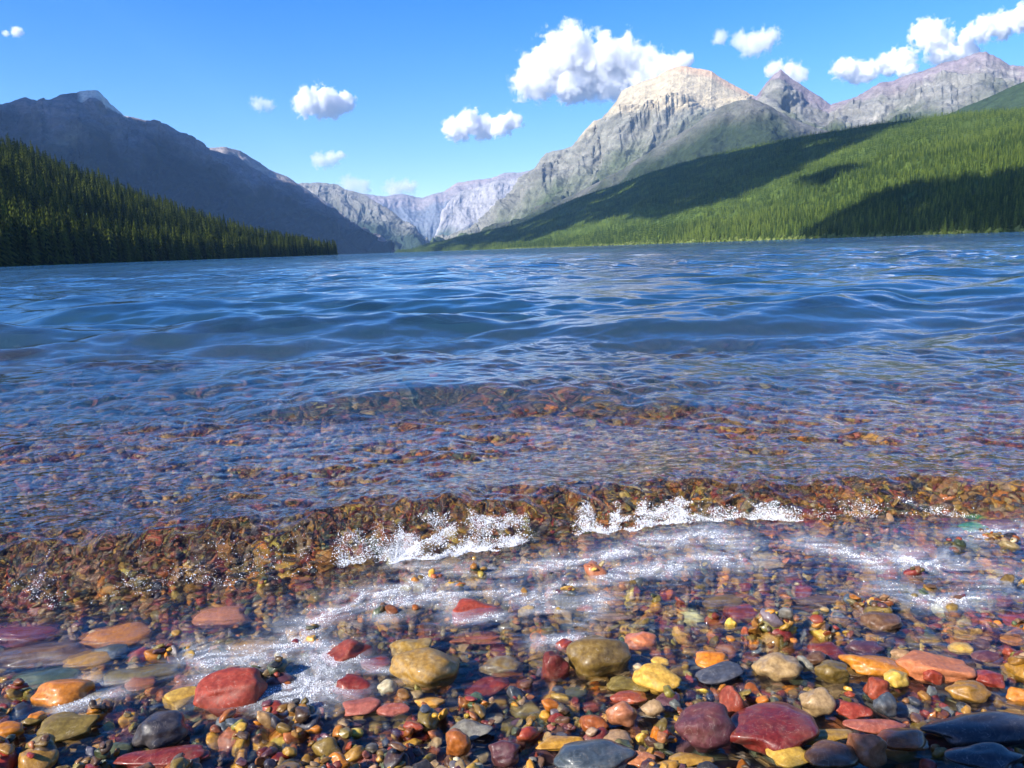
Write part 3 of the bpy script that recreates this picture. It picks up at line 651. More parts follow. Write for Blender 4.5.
# ------------------------------------------------------------------ mountains and hills
def poly(pts, u):
    p = np.array(pts, float); t = (p[:, 0] - p[0, 0]) / (p[-1, 0] - p[0, 0])
    return np.interp(u, t, p[:, 0]), np.interp(u, t, p[:, 1]), np.interp(u, t, p[:, 2])
class Slope: pass
def slope(base, ridge, nu, nv, amp, wl, seed, bulge=.0, jag=1.0, aniso=2.6, gully=.5, lean=0.0, tree_px=0., ledge=0., cap=False):
    """a flank between its foot and its crest line, both surveyed as (px, py, distance), with ribs and gullies"""
    u = np.linspace(0, 1, nu); S = Slope()
    bx, by, bd = poly(base, u); rx, ry, rd = poly(ridge, u)
    B = far_point(bx, by, bd); B[:, 2] = -2
    ry = ry + tree_px - jag * (1.6 * fbm(rx * .06, rx * 0 + seed, 4, seed) + .8 * ridged(rx * .15, rx * 0, 2, seed + 4))
    T = far_point(rx, ry, rd)
    vv = np.linspace(0, 1, nv)
    P = B[:, None] * (1 - vv)[None, :, None] + T[:, None] * vv[None, :, None]
    P[..., 2] += bulge * np.sin(math.pi * vv)[None] * (T[:, 2] - B[:, 2])[:, None]
    A_ = np.concatenate([[0], np.cumsum(np.linalg.norm(np.diff(T[:, :2], axis=0), axis=1))]); H_ = np.linalg.norm(T - B, axis=1)
    U = A_[:, None] + lean * (vv * 1.0)[None] * H_[:, None]; V = vv[None] * H_[:, None]
    w = U + .25 * wl * fbm(U / wl, V / wl, 3, seed + 9)
    n = (1 - gully) * fbm(w / wl, V / (wl * 1.3), 6, seed) + gully * (ridged(w / wl, V / (wl * aniso), 6, seed + 20) - .3)
    dPu = np.gradient(P, axis=0); dPv = np.gradient(P, axis=1)
    N = np.cross(dPu, dPv); N /= np.linalg.norm(N, axis=2, keepdims=True) + 1e-9
    s_ = np.sign(-(N * P).sum(2)); N *= s_[..., None]
    n = n + ledge * ridged(P[..., 2] / 150 + .5 * fbm(U / 700, V / 700, 3, seed), U / 1500, 3, seed + 30) * smooth(-.4, .3, fbm(U / 500, V / 400, 3, seed + 31))
    env = (smooth(0, .06, vv) * (1 - .93 * smooth(.86, 1, vv)))[None]
    if cap: env = env * (1 - .72 * smooth(.70, .80, P[..., 2] / P[..., 2].max()))
    P = P + N * (amp * n * env)[..., None]
    # the far side of the crest, falling away
    back = np.linspace(0, 1, 14)[1:]
    hor = T[:, :2] / np.linalg.norm(T[:, :2], axis=1, keepdims=True)
    Bk = np.repeat(T[:, None], 13, 1)
    hgt = (T[:, 2] + 3)[:, None]
    Bk[..., :2] += hor[:, None] * (back[None] * hgt * 1.6)[..., None]
    Bk[..., 2] -= back[None] * hgt * 1.0
    Bk[..., 2] += .06 * hgt * fbm(U[:, -1:] / wl + 0 * back[None], back[None] * hgt / wl, 4, seed + 3) * np.sin(back * math.pi)[None]
    S.P = np.concatenate([P, Bk], 1); S.nu, S.nv, S.nb = nu, nv, 13
    S.u = np.repeat(u[:, None], nv + 13, 1); S.v = np.concatenate([np.repeat(vv[None], nu, 0), np.ones((nu, 13))], 1)
    S.U = np.concatenate([U, np.repeat(U[:, -1:], 13, 1)], 1); S.V = np.concatenate([V, V[:, -1:] + back[None] * hgt], 1)
    S.n = np.concatenate([n, np.repeat(n[:, -1:], 13, 1)], 1)
    dPu = np.gradient(S.P, axis=0); dPv = np.gradient(S.P, axis=1); N = np.cross(dPu, dPv); N /= np.linalg.norm(N, axis=2, keepdims=True) + 1e-9
    S.steep = 1 - np.abs(N[..., 2])
    S.z = S.P[..., 2]; S.Hmax = T[:, 2].max()
    return S
def land_material(name, scale, bump, speck=.35):
    s = NT(name); g = s.n('NewGeometry').outputs['Position']; c = s.attr('col').outputs['Color']
    n1 = s.noise(g, 1 / scale, 6, .65); n2 = s.noise(g, 3.7 / scale, 4, .7)
    f = s.math('ADD', s.math('MULTIPLY', n1, .6), s.math('MULTIPLY', n2, .4))
    cc = s.mix(s.mapr(f, .36, .64), s.mix(1.0, c, (1 - speck,) * 3, 'MULTIPLY'), s.mix(1.0, c, (1 + speck,) * 3, 'MULTIPLY'))
    bp = s.n('Bump', {'Strength': 1.0, 'Distance': bump, 'Height': f})
    return s.surf(s.n('BsdfPrincipled', {'Base Color': cc, 'Roughness': .95, 'Specular IOR Level': .1, 'Normal': bp.outputs[0]}).outputs[0])
def mixc(a, b, t):
    return a * (1 - t[..., None]) + np.asarray(b, float) * t[..., None]
def put(name, S, C, mat, label):
    return tag(link(name, mesh_np(name, S.P.reshape(-1, 3), grid_faces(S.nu, S.nv + S.nb), True, {'col': np.clip(C, .005, .95).reshape(-1, 3)}), mat), label, kind='structure')

FOREST_DARK = (.018, .035, .016); FOREST_MID = (.050, .085, .022)
def alpine(S, veg_top, veg_soft, rock, rock2, top=None, top_v=.8, strata=.3, seed=0, veg=FOREST_MID, band=90.):
    """bedded rock above, scrub and forest running up the gullies below"""
    C = np.zeros(S.P.shape) + np.array(rock)
    st = .5 + .5 * np.sin(2 * math.pi * (S.z + 60 * fbm(S.U / 900, S.V / 900, 3, seed)) / band + 2 * noise(S.z / 37, S.z * 0, seed))
    C = mixc(C, rock2, strata * st)
    C = mixc(C, np.array(rock) * .55, .5 * smooth(.05, .5, fbm(S.U / 300, S.V / 500, 5, seed + 2)))
    if top is not None:
        C = mixc(C, top, smooth(top_v - .10, top_v + .05, S.v + .12 * fbm(S.U / 350, S.V / 350, 4, seed + 3)) * (.75 + .25 * st))
    m = smooth(veg_top + veg_soft, veg_top - veg_soft, S.v + .30 * fbm(S.U / 420, S.V / 700, 5, seed + 5) + .25 * np.clip(S.n, -1, 1)) if False else 1 - smooth(veg_top - veg_soft, veg_top + veg_soft, S.v + .30 * fbm(S.U / 420, S.V / 700, 5, seed + 5) + .22 * np.clip(S.n, -1, 1))
    return mixc(C, veg, m)
M_ROCK = land_material('mountain_rock', 60, 22, .38)
M_ROCKN = land_material('mountain_rock_near', 35, 9, .3)

# far head of the valley
S = slope([(372, 250, 14000), (560, 248, 14000)], [(350, 192, 15500), (385, 197, 15500), (404, 194, 15500), (421, 198, 15500), (444, 192, 15500), (457, 183, 15500), (478, 180, 15500), (492, 179, 15500), (505, 173, 15500), (520, 173, 15500), (540, 168, 15500), (590, 160, 15500)], 260, 110, 260, 900, 3, jag=.7)
put('mountain', S, mixc(alpine(S, .28, .2, (.15, .17, .20), (.20, .21, .24), (.28, .25, .25), .82, .5, 3, veg=(.05, .07, .06)), (.40, .30, .27), .4 * smooth(.9, 1, S.v) * (S.u > .4) * (S.u < .62)), M_ROCK, 'pale hazy rock wall with a pink cap at the head of the valley')
S = slope([(425, 250, 12500), (560, 248, 12000)], [(438, 232, 12800), (447, 204, 12900), (460, 192, 13000), (480, 187, 13000), (497, 181, 13000), (520, 178, 13000), (560, 170, 13000)], 200, 110, 240, 700, 8, jag=.8)
put('mountain', S, alpine(S, .30, .15, (.32, .31, .31), (.40, .38, .37), None, .8, .4, 8, veg=(.08, .11, .08)), M_ROCK, 'pale grey rock buttress left of the big pale peak')
S = slope([(250, 254, 8800), (445, 250, 8000)], [(270, 184, 10500), (300, 184, 10500), (318, 183, 10400), (338, 185, 10300), (345, 190, 10000), (362, 194, 9800), (378, 203, 9600), (392, 212, 9400), (410, 226, 9200), (428, 240, 9000), (450, 252, 8600)], 300, 150, 230, 620, 12, jag=.8, gully=.6)
put('mountain', S, alpine(S, .62, .3, (.19, .19, .17), (.27, .25, .23), None, .8, .4, 12, veg=(.035, .055, .035)), M_ROCK, 'grey green mountain standing in the middle of the valley')
# left: dark blue mountain with a pale rocky tip, and its far shoulder
S = slope([(120, 262, 6500), (400, 252, 7600)], [(120, 170, 7600), (190, 152, 7800), (208, 149, 7900), (225, 148, 7900), (240, 151, 8000), (252, 159, 8100), (268, 169, 8200), (285, 177, 8300), (297, 184, 8300), (330, 205, 8400), (360, 230, 8200), (400, 252, 8000)], 320, 150, 230, 620, 17, jag=.9)
put('mountain', S, alpine(S, .72, .15, (.24, .21, .20), (.34, .30, .26), None, .8, .5, 17, veg=(.035, .05, .03)), M_ROCK, 'brown topped shoulder behind the dark mountain on the left')
S = slope([(-420, 275, 3600), (-60, 268, 3800), (200, 259, 4600), (392, 253, 6200)], [(-420, 190, 4600), (-200, 130, 4900), (-60, 112, 5200), (0, 105, 5400), (25, 98, 5500), (42, 104, 5500), (62, 95, 5500), (80, 91, 5600), (98, 91, 5600), (112, 106, 5860), (125, 117, 6080), (165, 125, 6150), (186, 137, 6180), (205, 149, 6200), (233, 156, 6250), (252, 168, 6300), (270, 178, 6400), (296, 184, 6500), (308, 194, 6600), (340, 225, 6700), (368, 242, 6800), (394, 253, 6900)], 640, 240, 290, 620, 23, bulge=.02, jag=1.0, gully=.6, lean=.35)
SB = S; C = alpine(S, .74, .16, (.17, .15, .15), (.24, .20, .19), None, .9, .6, 23, veg=(.008, .016, .012))
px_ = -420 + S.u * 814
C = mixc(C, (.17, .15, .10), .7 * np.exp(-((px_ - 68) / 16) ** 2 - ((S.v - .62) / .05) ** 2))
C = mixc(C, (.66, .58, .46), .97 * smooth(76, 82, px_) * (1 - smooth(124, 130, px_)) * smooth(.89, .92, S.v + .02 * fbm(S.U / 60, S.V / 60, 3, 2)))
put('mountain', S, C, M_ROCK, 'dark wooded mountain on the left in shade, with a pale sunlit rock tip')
# right: the big pale peak, its green lower ridge, the pyramid and the massif
S = slope([(430, 251, 7000), (560, 248, 6400), (900, 238, 6000)], [(440, 249, 9500), (470, 236, 9300), (486, 224, 9200), (500, 208, 9100), (512, 195, 9000), (524, 180, 8900), (534, 170, 8800), (545, 154, 8700), (558, 151, 8600), (572, 147, 8500), (583, 133, 8400), (594, 121, 8400), (604, 118, 8400), (617, 101, 8300), (622, 91, 8300), (640, 83, 8300), (655, 78, 8300), (668, 70, 8300), (682, 66, 8300), (700, 69, 8300), (712, 72, 8300), (722, 79, 8300), (735, 86, 8300), (752, 95, 8300), (775, 104, 8300), (820, 125, 8300), (900, 140, 8300)], 700, 320, 300, 640, 31, jag=.9, gully=.62, lean=-.5, ledge=.16, cap=True)
C = alpine(S, .50, .22, (.205, .205, .17), (.30, .285, .24), None, .78, .45, 31, veg=(.065, .09, .035))
px_ = 440 + S.u * 460
C = mixc(C, (.47, .40, .27), .92 * smooth(.665, .745, S.z / S.Hmax + .05 * fbm(S.U / 300, S.V / 160, 4, 34)) * (smooth(600, 628, px_) + .0) + .8 * np.exp(-((px_ - 590) / 13) ** 2) * smooth(.80, .9, S.v))
C = mixc(C, (.55, .35, .22), .6 * smooth(.93, .985, S.v + .03 * fbm(S.U / 200, S.V / 200, 3, 3)) * smooth(640, 670, px_))
put('mountain', S, C, M_ROCK, 'high peak with a pale cream cap right of the valley')
S = slope([(640, 244, 5200), (1500, 215, 4600)], [(690, 150, 7000), (712, 120, 7000), (742, 103, 7000), (757, 96, 7000), (765, 84, 7000), (774, 75, 7000), (781, 70, 7000), (792, 79, 7000), (806, 88, 7000), (820, 97, 7000), (831, 105, 7000), (845, 101, 7000), (858, 97, 7000), (868, 91, 7000), (880, 84, 7000), (893, 82, 7000), (905, 76, 7000), (922, 72, 7000), (945, 63, 7000), (958, 60, 7000), (972, 55, 7000), (985, 52, 7000), (998, 58, 7000), (1010, 65, 7000), (1030, 68, 7000), (1080, 80, 7000), (1200, 110, 6800), (1400, 150, 6500)], 640, 240, 260, 560, 37, jag=1.0, gully=.6, ledge=.14)
C = alpine(S, .72, .12, (.195, .195, .175), (.29, .275, .24), (.24, .20, .22), .92, .55, 37, veg=(.055, .075, .03))
C = mixc(C, (.40, .38, .33), .6 * smooth(.15, .5, fbm(S.U / 260, S.V / 160, 4, 5)) * (S.v > .7))
put('mountain', S, C, M_ROCK, 'grey massif with a small pyramid peak on the right')
S = slope([(440, 251, 4600), (600, 247, 4400), (1000, 236, 4000)], [(450, 250, 6400), (500, 228, 6300), (545, 208, 6200), (590, 187, 6000), (625, 168, 5900), (652, 150, 5800), (672, 138, 5800), (690, 128, 5700), (706, 117, 5700), (722, 106, 5700), (738, 101, 5700), (752, 99, 5700), (768, 106, 5700), (790, 118, 5700), (815, 128, 5700), (850, 138, 5700), (900, 150, 5700), (1000, 165, 5700)], 520, 240, 150, 420, 43, jag=.7, gully=.5, lean=-.3)
C = alpine(S, .90, .16, (.14, .14, .12), (.20, .19, .17), None, .9, .4, 43, veg=(.034, .050, .024), band=60)
put('mountain', S, C, M_ROCK, 'wooded ridge running down in front of the high pale peak')
S = slope([(800, 240, 3300), (1500, 215, 3000)], [(905, 150, 4300), (940, 118, 4300), (965, 107, 4300), (985, 99, 4300), (1005, 90, 4300), (1024, 82, 4300), (1080, 66, 4300), (1200, 50, 4300), (1420, 60, 4300)], 240, 100, 60, 300, 47, jag=.6)
put('mountain', S, alpine(S, 1.4, .1, (.2, .2, .2), (.2, .2, .2), None, .9, .3, 47, veg=(.040, .065, .028)), M_ROCK, 'dark green shoulder behind the forest hill at the far right')

# ------------------------------------------------------------------ wooded hills and their trees
def hill_col(S, a, b, seed):
    return mixc(np.zeros(S.P.shape) + np.array(a), b, smooth(-.2, .5, fbm(S.U / 90, S.V / 60, 4, seed)))
SR = slope([(396, 252.3, 4600), (520, 248.5, 2700), (700, 242.5, 1600), (860, 237, 1050), (1024, 231.5, 820), (1500, 214, 640)],
           [(394, 252, 5200), (430, 242, 5100), (480, 231, 4900), (520, 222, 4700), (556, 205, 4500), (583, 194, 4300), (620, 182, 4100), (650, 171, 3900), (692, 158, 3700), (740, 147, 3400), (800, 135, 3200), (850, 127, 3000), (900, 119, 2800), (960, 112, 2600), (1024, 108, 2400), (1200, 95, 2200), (1500, 90, 2000)], 420, 160, 26, 300, 53, jag=.5, gully=.3, tree_px=2.)
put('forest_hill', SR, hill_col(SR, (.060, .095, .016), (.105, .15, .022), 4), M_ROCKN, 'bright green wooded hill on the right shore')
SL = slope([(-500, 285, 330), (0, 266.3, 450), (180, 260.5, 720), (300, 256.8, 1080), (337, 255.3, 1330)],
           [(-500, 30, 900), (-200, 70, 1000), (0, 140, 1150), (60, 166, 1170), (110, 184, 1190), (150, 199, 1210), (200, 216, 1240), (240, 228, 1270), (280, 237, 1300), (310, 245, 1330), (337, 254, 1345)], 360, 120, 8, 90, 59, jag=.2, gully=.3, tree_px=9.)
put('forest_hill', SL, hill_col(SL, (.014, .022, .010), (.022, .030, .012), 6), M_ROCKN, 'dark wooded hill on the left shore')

def conifer_mesh(tiers, pts, seed, base=.06, wid=.17, ragged=.35):
    """spruce crown of unit height: drooping, uneven whorls of branches"""
    r_ = np.random.default_rng(seed); V = []; Fc = []
    for t in range(tiers):
        q = t / (tiers - 1); z = base + (.985 - base) * q ** .92
        rad = wid * (1 - q) ** .80 * r_.uniform(.82, 1.18) + .010
        ph = r_.uniform(0, 6.28); n = len(V); V.append((r_.normal(0, .004), r_.normal(0, .004), min(1, z + .075 * (1 - .4 * q) + .35 / tiers)))
        for k in range(pts * 2):
            a = ph + math.pi * k / pts
            if k % 2: rr_ = rad * r_.uniform(.30, .55); dz = .012
            else: rr_ = rad * (1 + ragged * r_.uniform(-1, .7)); dz = -rad * r_.uniform(.25, .6)
            V.append((rr_ * math.cos(a), rr_ * math.sin(a), z + dz))
        for k in range(pts * 2): Fc.append((n, n + 1 + k, n + 1 + (k + 1) % (pts * 2)))
    return np.array(V), np.array(Fc)
def trunk_mesh():
    V, Fc = [], []
    for z, r_ in ((-.06, .014), (.5, .008), (.97, .0015)):
        for k in range(6): V.append((r_ * math.cos(k * math.pi / 3), r_ * math.sin(k * math.pi / 3), z))
    for j in range(2):
        for k in range(6): Fc.append((j * 6 + k, j * 6 + (k + 1) % 6, (j + 1) * 6 + (k + 1) % 6, (j + 1) * 6 + k))
    return np.array(V), np.array(Fc)
def leaf_material(name):
    s = NT(name); g = s.n('NewGeometry').outputs['Position']; c = s.attr('col').outputs['Color']
    n1 = s.noise(g, .9, 4, .7)
    cc = s.mix(s.mapr(n1, .3, .7), s.mix(1.0, c, (.6, .6, .6), 'MULTIPLY'), s.mix(1.0, c, (1.4, 1.4, 1.4), 'MULTIPLY'))
    d = s.n('BsdfDiffuse', {'Color': cc}).outputs[0]; t = s.n('BsdfTranslucent', {'Color': cc}).outputs[0]
    return s.surf(s.n('MixShader', {0: .25, 1: d, 2: t}).outputs[0])
M_LEAF = leaf_material('conifer_needles')
s = NT('bark'); M_BARK = s.surf(s.n('BsdfDiffuse', {'Color': s.ramp(s.noise(s.obj(), 40), [(.3, (.03, .02, .014)), (.7, (.09, .065, .05))])}).outputs[0])

def sample(S, n, seed, vmax=1.0, vpow=1.0, umin=0., umax=1.):
    r_ = np.random.default_rng(seed); u = r_.uniform(umin, umax, n) * (S.nu - 1); v = r_.uniform(0, 1, n) ** vpow * vmax * (S.nv - 1)
    i, j = np.minimum(u.astype(int), S.nu - 2), np.minimum(v.astype(int), S.nv - 2); fu, fv = (u - i)[:, None], (v - j)[:, None]
    P = S.P[i, j] * (1 - fu) * (1 - fv) + S.P[i + 1, j] * fu * (1 - fv) + S.P[i, j + 1] * (1 - fu) * fv + S.P[i + 1, j + 1] * fu * fv
    return P, v / (S.nv - 1)
def forest(name, P, H, Cc, protos, label, seed, W=1.0):
    r_ = np.random.default_rng(seed); kk = r_.integers(0, len(protos), len(P)); Vs, Fs, Cs, off = [], [], [], 0
    for k, (v, f) in enumerate(protos):
        ix = np.nonzero(kk == k)[0]
        if not len(ix): continue
        a = r_.uniform(0, 6.28, len(ix)); ca, sa = np.cos(a)[:, None], np.sin(a)[:, None]; w_ = (W * r_.uniform(.8, 1.25, len(ix)) * H[ix])[:, None]
        V = np.stack([(v[None, :, 0] * ca - v[None, :, 1] * sa) * w_, (v[None, :, 0] * sa + v[None, :, 1] * ca) * w_, v[None, :, 2] * H[ix][:, None] + 0 * ca], -1) + P[ix][:, None]
        Vs.append(V.reshape(-1, 3)); Fs.append((f[None] + (np.arange(len(ix)) * len(v))[:, None, None]).reshape(-1, 3) + off); off += len(ix) * len(v)
        Cs.append(np.repeat(Cc[ix], len(v), 0))
    return tag(link(name, mesh_np(name, np.concatenate(Vs), np.concatenate(Fs), False, {'col': np.concatenate(Cs)}), M_LEAF), label, 'forest', kind='stuff')
tr_ = np.random.default_rng(77)
# right hill
P1, v1_ = sample(SR, 62000, 61, umin=0, umax=.72); P2, v2_ = sample(SR, 9000, 62, vmax=.12, umax=.75)
PR = np.concatenate([P1, P2]); vR = np.concatenate([v1_, v2_])
gap = fbm(PR[:, 0] / 60, PR[:, 1] / 60, 3, 5) > -.42 - .2 * (vR < .1); PR, vR = PR[gap], vR[gap]
HR = tr_.uniform(9, 26, len(PR)) * np.where(vR < .12, .78, .52)
cR = mixc(np.zeros((len(PR), 3)) + np.array((.040, .070, .016)), (.130, .175, .030), np.clip(tr_.uniform(-.4, .9, len(PR)) + 1.0 * fbm(PR[:, 0] / 260, PR[:, 1] / 180, 4, 8), 0, 1))
# left hill
P3, v3_ = sample(SL, 9500, 63); P4, v4_ = sample(SL, 2200, 64, vmax=.10)
PL = np.concatenate([P3, P4]); vL = np.concatenate([v3_, v4_]); HL = tr_.uniform(14, 27, len(PL)) * tr_.uniform(.85, 1.1, len(PL))
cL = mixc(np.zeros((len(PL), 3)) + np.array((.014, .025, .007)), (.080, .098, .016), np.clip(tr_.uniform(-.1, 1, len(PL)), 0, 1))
def in_view(P): 
    a, b, z = project(P); return (a > 2) & (a < 1022) & (z > 0), a, b, z
# the individuals: greedy choice of the trees that show largest, kept apart in the picture
def choose(P, H, n, gapf):
    ok, a, b, z = in_view(P + np.array([0, 0, 1.]) * (H * .6)[:, None]); h = H / z * F_PX; o = np.argsort(-h); got = []
    for i in o:
        if not ok[i]: continue
        if all(abs(a[i] - a[j]) > gapf * h[j] or abs(b[i] - b[j]) > .6 * h[j] for j in got[-260:]):
            got.append(i)
            if len(got) >= n: break
    return np.array(got)
gl_ = choose(PL, HL, 215, .16); gr_ = choose(PR, HR, 85, .13)
near_protos = [conifer_mesh(17, 9, 400 + k, wid=.135 + .02 * (k % 3)) for k in range(5)]
crowns = [mesh_np('crown', v, f, False) for v, f in near_protos]
tint = [(.018, .032, .008), (.038, .054, .011), (.085, .105, .017), (.055, .072, .013), (.026, .042, .010)]
def with_col(me, c):
    at = me.attributes.new('col', 'FLOAT_COLOR', 'POINT'); at.data.foreach_set('color', np.tile(np.array([*c, 1.]), len(me.vertices)).astype(np.float32))
for me, c in zip(crowns, tint): with_col(me, c); me.materials.append(M_LEAF)
rcrowns = [mesh_np('crown', v, f, False) for v, f in near_protos[:3]]
for me, c in zip(rcrowns, [(.05, .085, .016), (.085, .13, .02), (.12, .165, .026)]): with_col(me, c); me.materials.append(M_LEAF)
tv, tf = trunk_mesh(); trunk_me = mesh_np('trunk', tv, tf); trunk_me.materials.append(M_BARK)
okL, aL, bL, zL = in_view(PL)
for q, i in enumerate(gl_):
    e = bpy.data.objects.new('conifer', None); col.objects.link(e); e.location = PL[i]; e.rotation_euler = (0, 0, tr_.uniform(0, 6.28))
    w_ = HL[i] * tr_.uniform(.85, 1.2); e.scale = (w_, w_, HL[i])
    for nm, me in (('crown', crowns[q % 5]), ('trunk', trunk_me)):
        o = bpy.data.objects.new(nm, me); col.objects.link(o); o.parent = e
    if vL[i] < .12: tag(e, 'dark spruce at the foot of the left shore, one of the row along the water', 'tree', 'spruces along the left waterline')
    else: tag(e, 'spruce on the dark wooded slope above the left shore', 'tree', 'spruces on the left slope')
for q, i in enumerate(gr_):
    o = bpy.data.objects.new('conifer', rcrowns[q % 3]); col.objects.link(o); o.location = PR[i]; w_ = HR[i] * tr_.uniform(.8, 1.1); o.scale = (w_, w_, HR[i]); o.rotation_euler = (0, 0, tr_.uniform(0, 6.28))
    tag(o, 'green spruce of the forest edge along the right shore', 'tree', 'spruces along the right shore')
mL = np.ones(len(PL), bool); mL[gl_] = False; mR = np.ones(len(PR), bool); mR[gr_] = False
lo = [conifer_mesh(9, 6, 500 + k, wid=.17) for k in range(6)]; vlo = [conifer_mesh(4, 5, 520 + k, wid=.20) for k in range(6)]
okL2, aL2, _, _ = in_view(PL); mL &= (aL2 > -260) | (zL < 0)
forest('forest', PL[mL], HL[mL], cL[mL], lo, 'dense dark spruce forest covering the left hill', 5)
dR = np.linalg.norm(PR, axis=1); nearR = mR & (dR < 1900)
forest('forest', PR[nearR], HR[nearR], cR[nearR], lo, 'spruce forest standing along the right shore', 6)
forest('forest', PR[mR & ~nearR], HR[mR & ~nearR], cR[mR & ~nearR], vlo, 'distant bright green forest covering the right hill', 7, 1.15)
# low bushes at the water's edge on the right
P5, _ = sample(SR, 2600, 66, vmax=.018, umin=.1, umax=.7); bv, bf = ICO[1]
r5 = np.random.default_rng(3); Hb = r5.uniform(2, 6, len(P5))
tag(link('shrubbery', mesh_np('shrubbery', ((bv * [1, 1, .9])[None] * (1 + .35 * r5.normal(size=(len(P5), len(bv), 1))) * Hb[:, None, None] * .6 + P5[:, None] + [0, 0, 2]).reshape(-1, 3), (bf[None] + (np.arange(len(P5)) * len(bv))[:, None, None]).reshape(-1, 3), False,
    {'col': np.repeat(mixc(np.zeros((len(P5), 3)) + np.array((.10, .15, .03)), (.20, .23, .07), r5.uniform(0, 1, len(P5))), len(bv), 0)}), M_LEAF), 'pale green bushes at the edge of the water on the right', 'shrubs', kind='stuff')
# ------------------------------------------------------------------ clouds in view: soft volumes
def cloud(label, D, puffs, dens=.03, thr=.0, nz=1.7, seed=0, wisp=False):
    """puffs: (px, py, radius px), far away at distance D"""
    cr = np.random.default_rng(seed); c = far_point(np.array([p[0] for p in puffs]), np.array([p[1] for p in puffs]), D)
    m = np.linalg.norm(c, axis=1) / F_PX; rad = np.array([p[2] for p in puffs]) * m
    hor = c[:, :2] / np.linalg.norm(c[:, :2], axis=1, keepdims=True); c[:, :2] += hor * (cr.uniform(-.5, .5, len(puffs)) * rad)[:, None]
    lo_, hi_ = (c - rad[:, None] * 1.25).min(0), (c + rad[:, None] * 1.25).max(0); ctr = (lo_ + hi_) / 2; half = (hi_ - lo_) / 2
    v, f = ICO[3]; vv = v / (np.abs(v) ** 4).sum(1, keepdims=True) ** .25 * half   # rounded box hull
    me = mesh_np('cloud', vv, f, True); s = NT('cloud_vapour'); g = s.obj()
    L = float(np.median(rad))
    nn = s.n('TexNoise', {'Vector': g, 'Scale': 1.5 / L, 'Detail': 10., 'Roughness': .72, 'Distortion': .25}).outputs[0]
    field = None
    for k in range(len(puffs)):
        p = (c[k] - ctr)
        sub = s.n('VectorMath', {0: g, 1: tuple(p)}, operation='SUBTRACT').outputs[0]
        sc = s.n('VectorMath', {0: sub, 1: (1 / rad[k], 1 / rad[k], 1.12 / rad[k])}, operation='MULTIPLY').outputs[0]
        ln = s.math('SUBTRACT', 1.0, s.n('VectorMath', {0: sc}, operation='LENGTH').outputs['Value'])
        field = ln if field is None else s.n('Math', {0: field, 1: ln, 2: .18}, operation='SMOOTH_MAX').outputs[0]
    tot = s.math('ADD', field, s.math('MULTIPLY', s.math('SUBTRACT', nn, .5 + thr), nz * 2))
    den = s.math('MULTIPLY', s.mapr(tot, .08, .50 if not wisp else .7), dens * 60 / L * 6)
    vol = s.n('VolumePrincipled', {'Color': (1, 1, 1, 1), 'Density': den, 'Anisotropy': .2})
    s.t.links.new(vol.outputs[0], s.out.inputs['Volume'])
    s.m.cycles.volume_step_rate = .22 if hasattr(s.m.cycles, 'volume_step_rate') else 1
    o = link('cloud', me, s.m); o.location = ctr
    return tag(o, label, 'cloud', 'white clouds over the mountains')
cloud('largest white cloud, touching the cream capped peak', 15500, [(535, 80, 22), (552, 62, 26), (566, 52, 24), (585, 68, 28), (602, 60, 24), (622, 58, 22), (640, 66, 22), (655, 72, 20), (668, 70, 15), (684, 62, 10), (612, 82, 20), (640, 84, 18), (572, 84, 18)], seed=1)
cloud('small wisp just under the largest cloud', 16500, [(566, 97, 8), (577, 95, 9)], seed=2, wisp=True)
cloud('small bright cloud above the left shoulder', 17500, [(308, 104, 14), (322, 102, 15), (334, 103, 14), (345, 102, 10)], seed=3)
cloud('small two lobed cloud left of the largest one', 17800, [(456, 128, 13), (470, 123, 14), (484, 126, 13), (498, 129, 10), (508, 122, 11), (516, 121, 8)], seed=4)
cloud('faint little cloud low above the valley on the left', 23500, [(320, 160, 9), (331, 158, 9), (340, 155, 6)], dens=.008, seed=5, wisp=True)
cloud('ragged cloud above the pyramid peak', 17500, [(742, 40, 10), (754, 45, 13), (764, 41, 12), (772, 36, 9), (720, 36, 8)], dens=.008, seed=6, wisp=True)
cloud('small cloud touching the tip of the pyramid peak', 15500, [(776, 70, 10), (788, 73, 13), (798, 75, 9)], dens=.012, seed=7)
cloud('low white cloud behind the grey massif', 16000, [(845, 70, 11), (858, 71, 11), (870, 70, 10), (890, 63, 12), (902, 59, 12), (906, 70, 8)], seed=8)
cloud('upright white cloud over the grey massif', 15800, [(925, 30, 12), (934, 39, 14), (943, 50, 13), (960, 53, 11), (972, 52, 8)], seed=9)
cloud('long white cloud in the upper right corner', 15500, [(968, 35, 9), (985, 29, 11), (1003, 23, 12), (1022, 20, 12), (1040, 18, 12)], seed=10)
cloud('low hazy cloud beside the far valley head', 36000, [(395, 190, 12), (408, 187, 10)], dens=.006, seed=11, wisp=True)
cloud('tiny faint cloud in the left of the sky', 18500, [(258, 104, 8), (268, 105, 7)], dens=.004, seed=12, wisp=True)
cloud('tiny cloud at the top left corner', 18000, [(6, 33, 3), (17, 31, 5)], dens=.008, seed=13, wisp=True)
cloud('low pale cloud above the grey green valley mountain', 33000, [(350, 184, 11), (362, 188, 10)], dens=.005, seed=14, wisp=True)
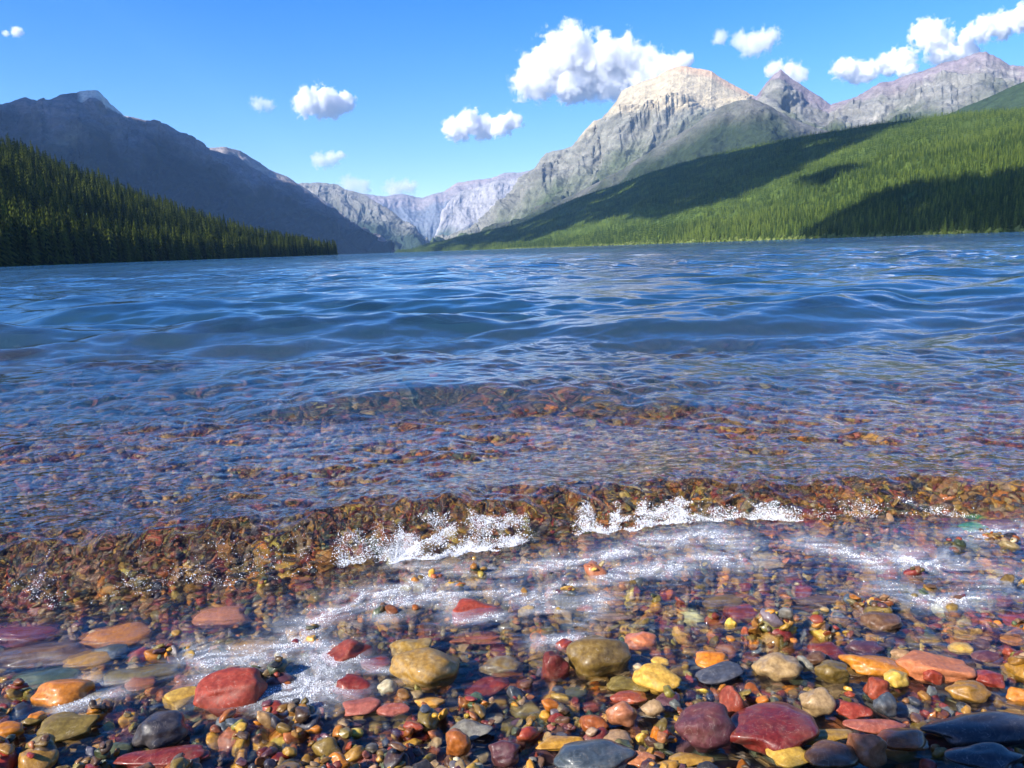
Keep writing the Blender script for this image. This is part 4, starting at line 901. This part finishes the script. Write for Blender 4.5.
# unseen clouds off to the left, put between sun and slopes to shade them
def inside(px, py, pol):
    c = False; j = len(pol) - 1
    for i in range(len(pol)):
        if (pol[i][1] > py) != (pol[j][1] > py) and px < (pol[j][0] - pol[i][0]) * (py - pol[i][1]) / (pol[j][1] - pol[i][1] + 1e-9) + pol[i][0]: c = not c
        j = i
    return c
def shade_cloud(S, pols, sx, sy, rpx, T, seed, label, holes=()):
    """an unseen bank of cloud placed between the sun and the shaded stretches of slope S"""
    cr = np.random.default_rng(seed); P = S.P[:, :S.nv].reshape(-1, 3); a, b, z = project(P)
    Vs, Fs, off = [], [], 0; v, f = ICO[2]
    for pol in pols:
        xs, ys = [p[0] for p in pol], [p[1] for p in pol]
        for x in np.arange(min(xs), max(xs), sx):
            for y in np.arange(min(ys), max(ys), sy):
                if not inside(x, y, pol) or any(math.hypot(x - h[0], y - h[1]) < h[2] for h in holes): continue
                k = int(np.argmin((a - x) ** 2 + (b - y) ** 2 + 1e9 * (z < 0)))
                r = rpx * z[k] / F_PX * cr.uniform(.8, 1.25); q = P[k] + sun_dir * T + cr.normal(0, .15, 3) * r; o = cr.uniform(0, 90, 2)
                Vs.append(v * (1 + .3 * fbm(v[:, 0] * 2 + o[0], v[:, 1] * 2 + v[:, 2] * 1.7 + o[1], 2, seed))[:, None] * r * [1, 1, .7] + q); Fs.append(f + off); off += len(v)
    s = NT('cloud_white'); m_ = s.surf(s.n('BsdfDiffuse', {'Color': (.85, .85, .87, 1)}).outputs[0])
    return tag(link('clouds', mesh_np('clouds', np.concatenate(Vs), np.concatenate(Fs)), m_), label, 'clouds', kind='stuff')
shade_cloud(SR, [[(440, 243), (455, 230), (567, 197), (622, 178), (685, 161), (720, 156), (785, 141), (835, 130), (890, 121), (917, 119), (903, 126), (869, 136), (835, 149), (802, 164), (768, 182), (735, 194), (700, 203), (660, 214), (630, 213), (575, 220), (536, 239), (440, 250)], [(815, 178), (842, 166), (850, 170), (825, 184)]],
            10, 4, 21, 4200, 3, 'bank of cloud far out to the left', holes=[(700, 176, 5), (745, 172, 6), (655, 190, 5), (590, 206, 4)])
shade_cloud(SR, [[(815, 238), (830, 222), (858, 207), (890, 190), (950, 181), (1024, 170), (1130, 160), (1130, 228), (1024, 236)]], 13, 7, 22, 3300, 4, 'smaller cloud far out to the left')
shade_cloud(SB, [[(-250, 270), (-250, 120), (-60, 106), (0, 100), (30, 108), (62, 106), (84, 103), (100, 112), (120, 128), (165, 133), (205, 156), (250, 176), (290, 188), (340, 232), (394, 253), (394, 262)]], 19, 9, 26, 5200, 5, 'broad cloud bank far out to the left', holes=[(98, 98, 64), (68, 133, 24), (290, 184, 9)])
shade_cloud(SL, [[(-150, 275), (-150, 222), (0, 228), (100, 238), (200, 246), (330, 254), (330, 258), (0, 270)]], 14, 6, 14, 3500, 6, 'small cloud out to the left')
# ------------------------------------------------------------------ haze
if HAZE:
    x0, x1, y0, y1, z0, z1 = -9500, 9500, -300, 15300 + 1700, -12, 2050
    V = np.array([(x, y, z) for x in (x0, x1) for y in (y0, y1) for z in (z0, z1)], float)
    Fq = np.array([(0, 1, 3, 2), (4, 6, 7, 5), (0, 4, 5, 1), (2, 3, 7, 6), (0, 2, 6, 4), (1, 5, 7, 3)])
    s = NT('haze'); vol = s.n('VolumePrincipled', {'Color': (.32, .58, 1.0, 1), 'Density': HAZE, 'Anisotropy': .1})
    s.t.links.new(vol.outputs[0], s.out.inputs['Volume']); s.m.cycles.homogeneous_volume = True
    tag(link('haze', mesh_np('haze', V, Fq, False), s.m), 'thin blue air between here and the mountains', kind='stuff')
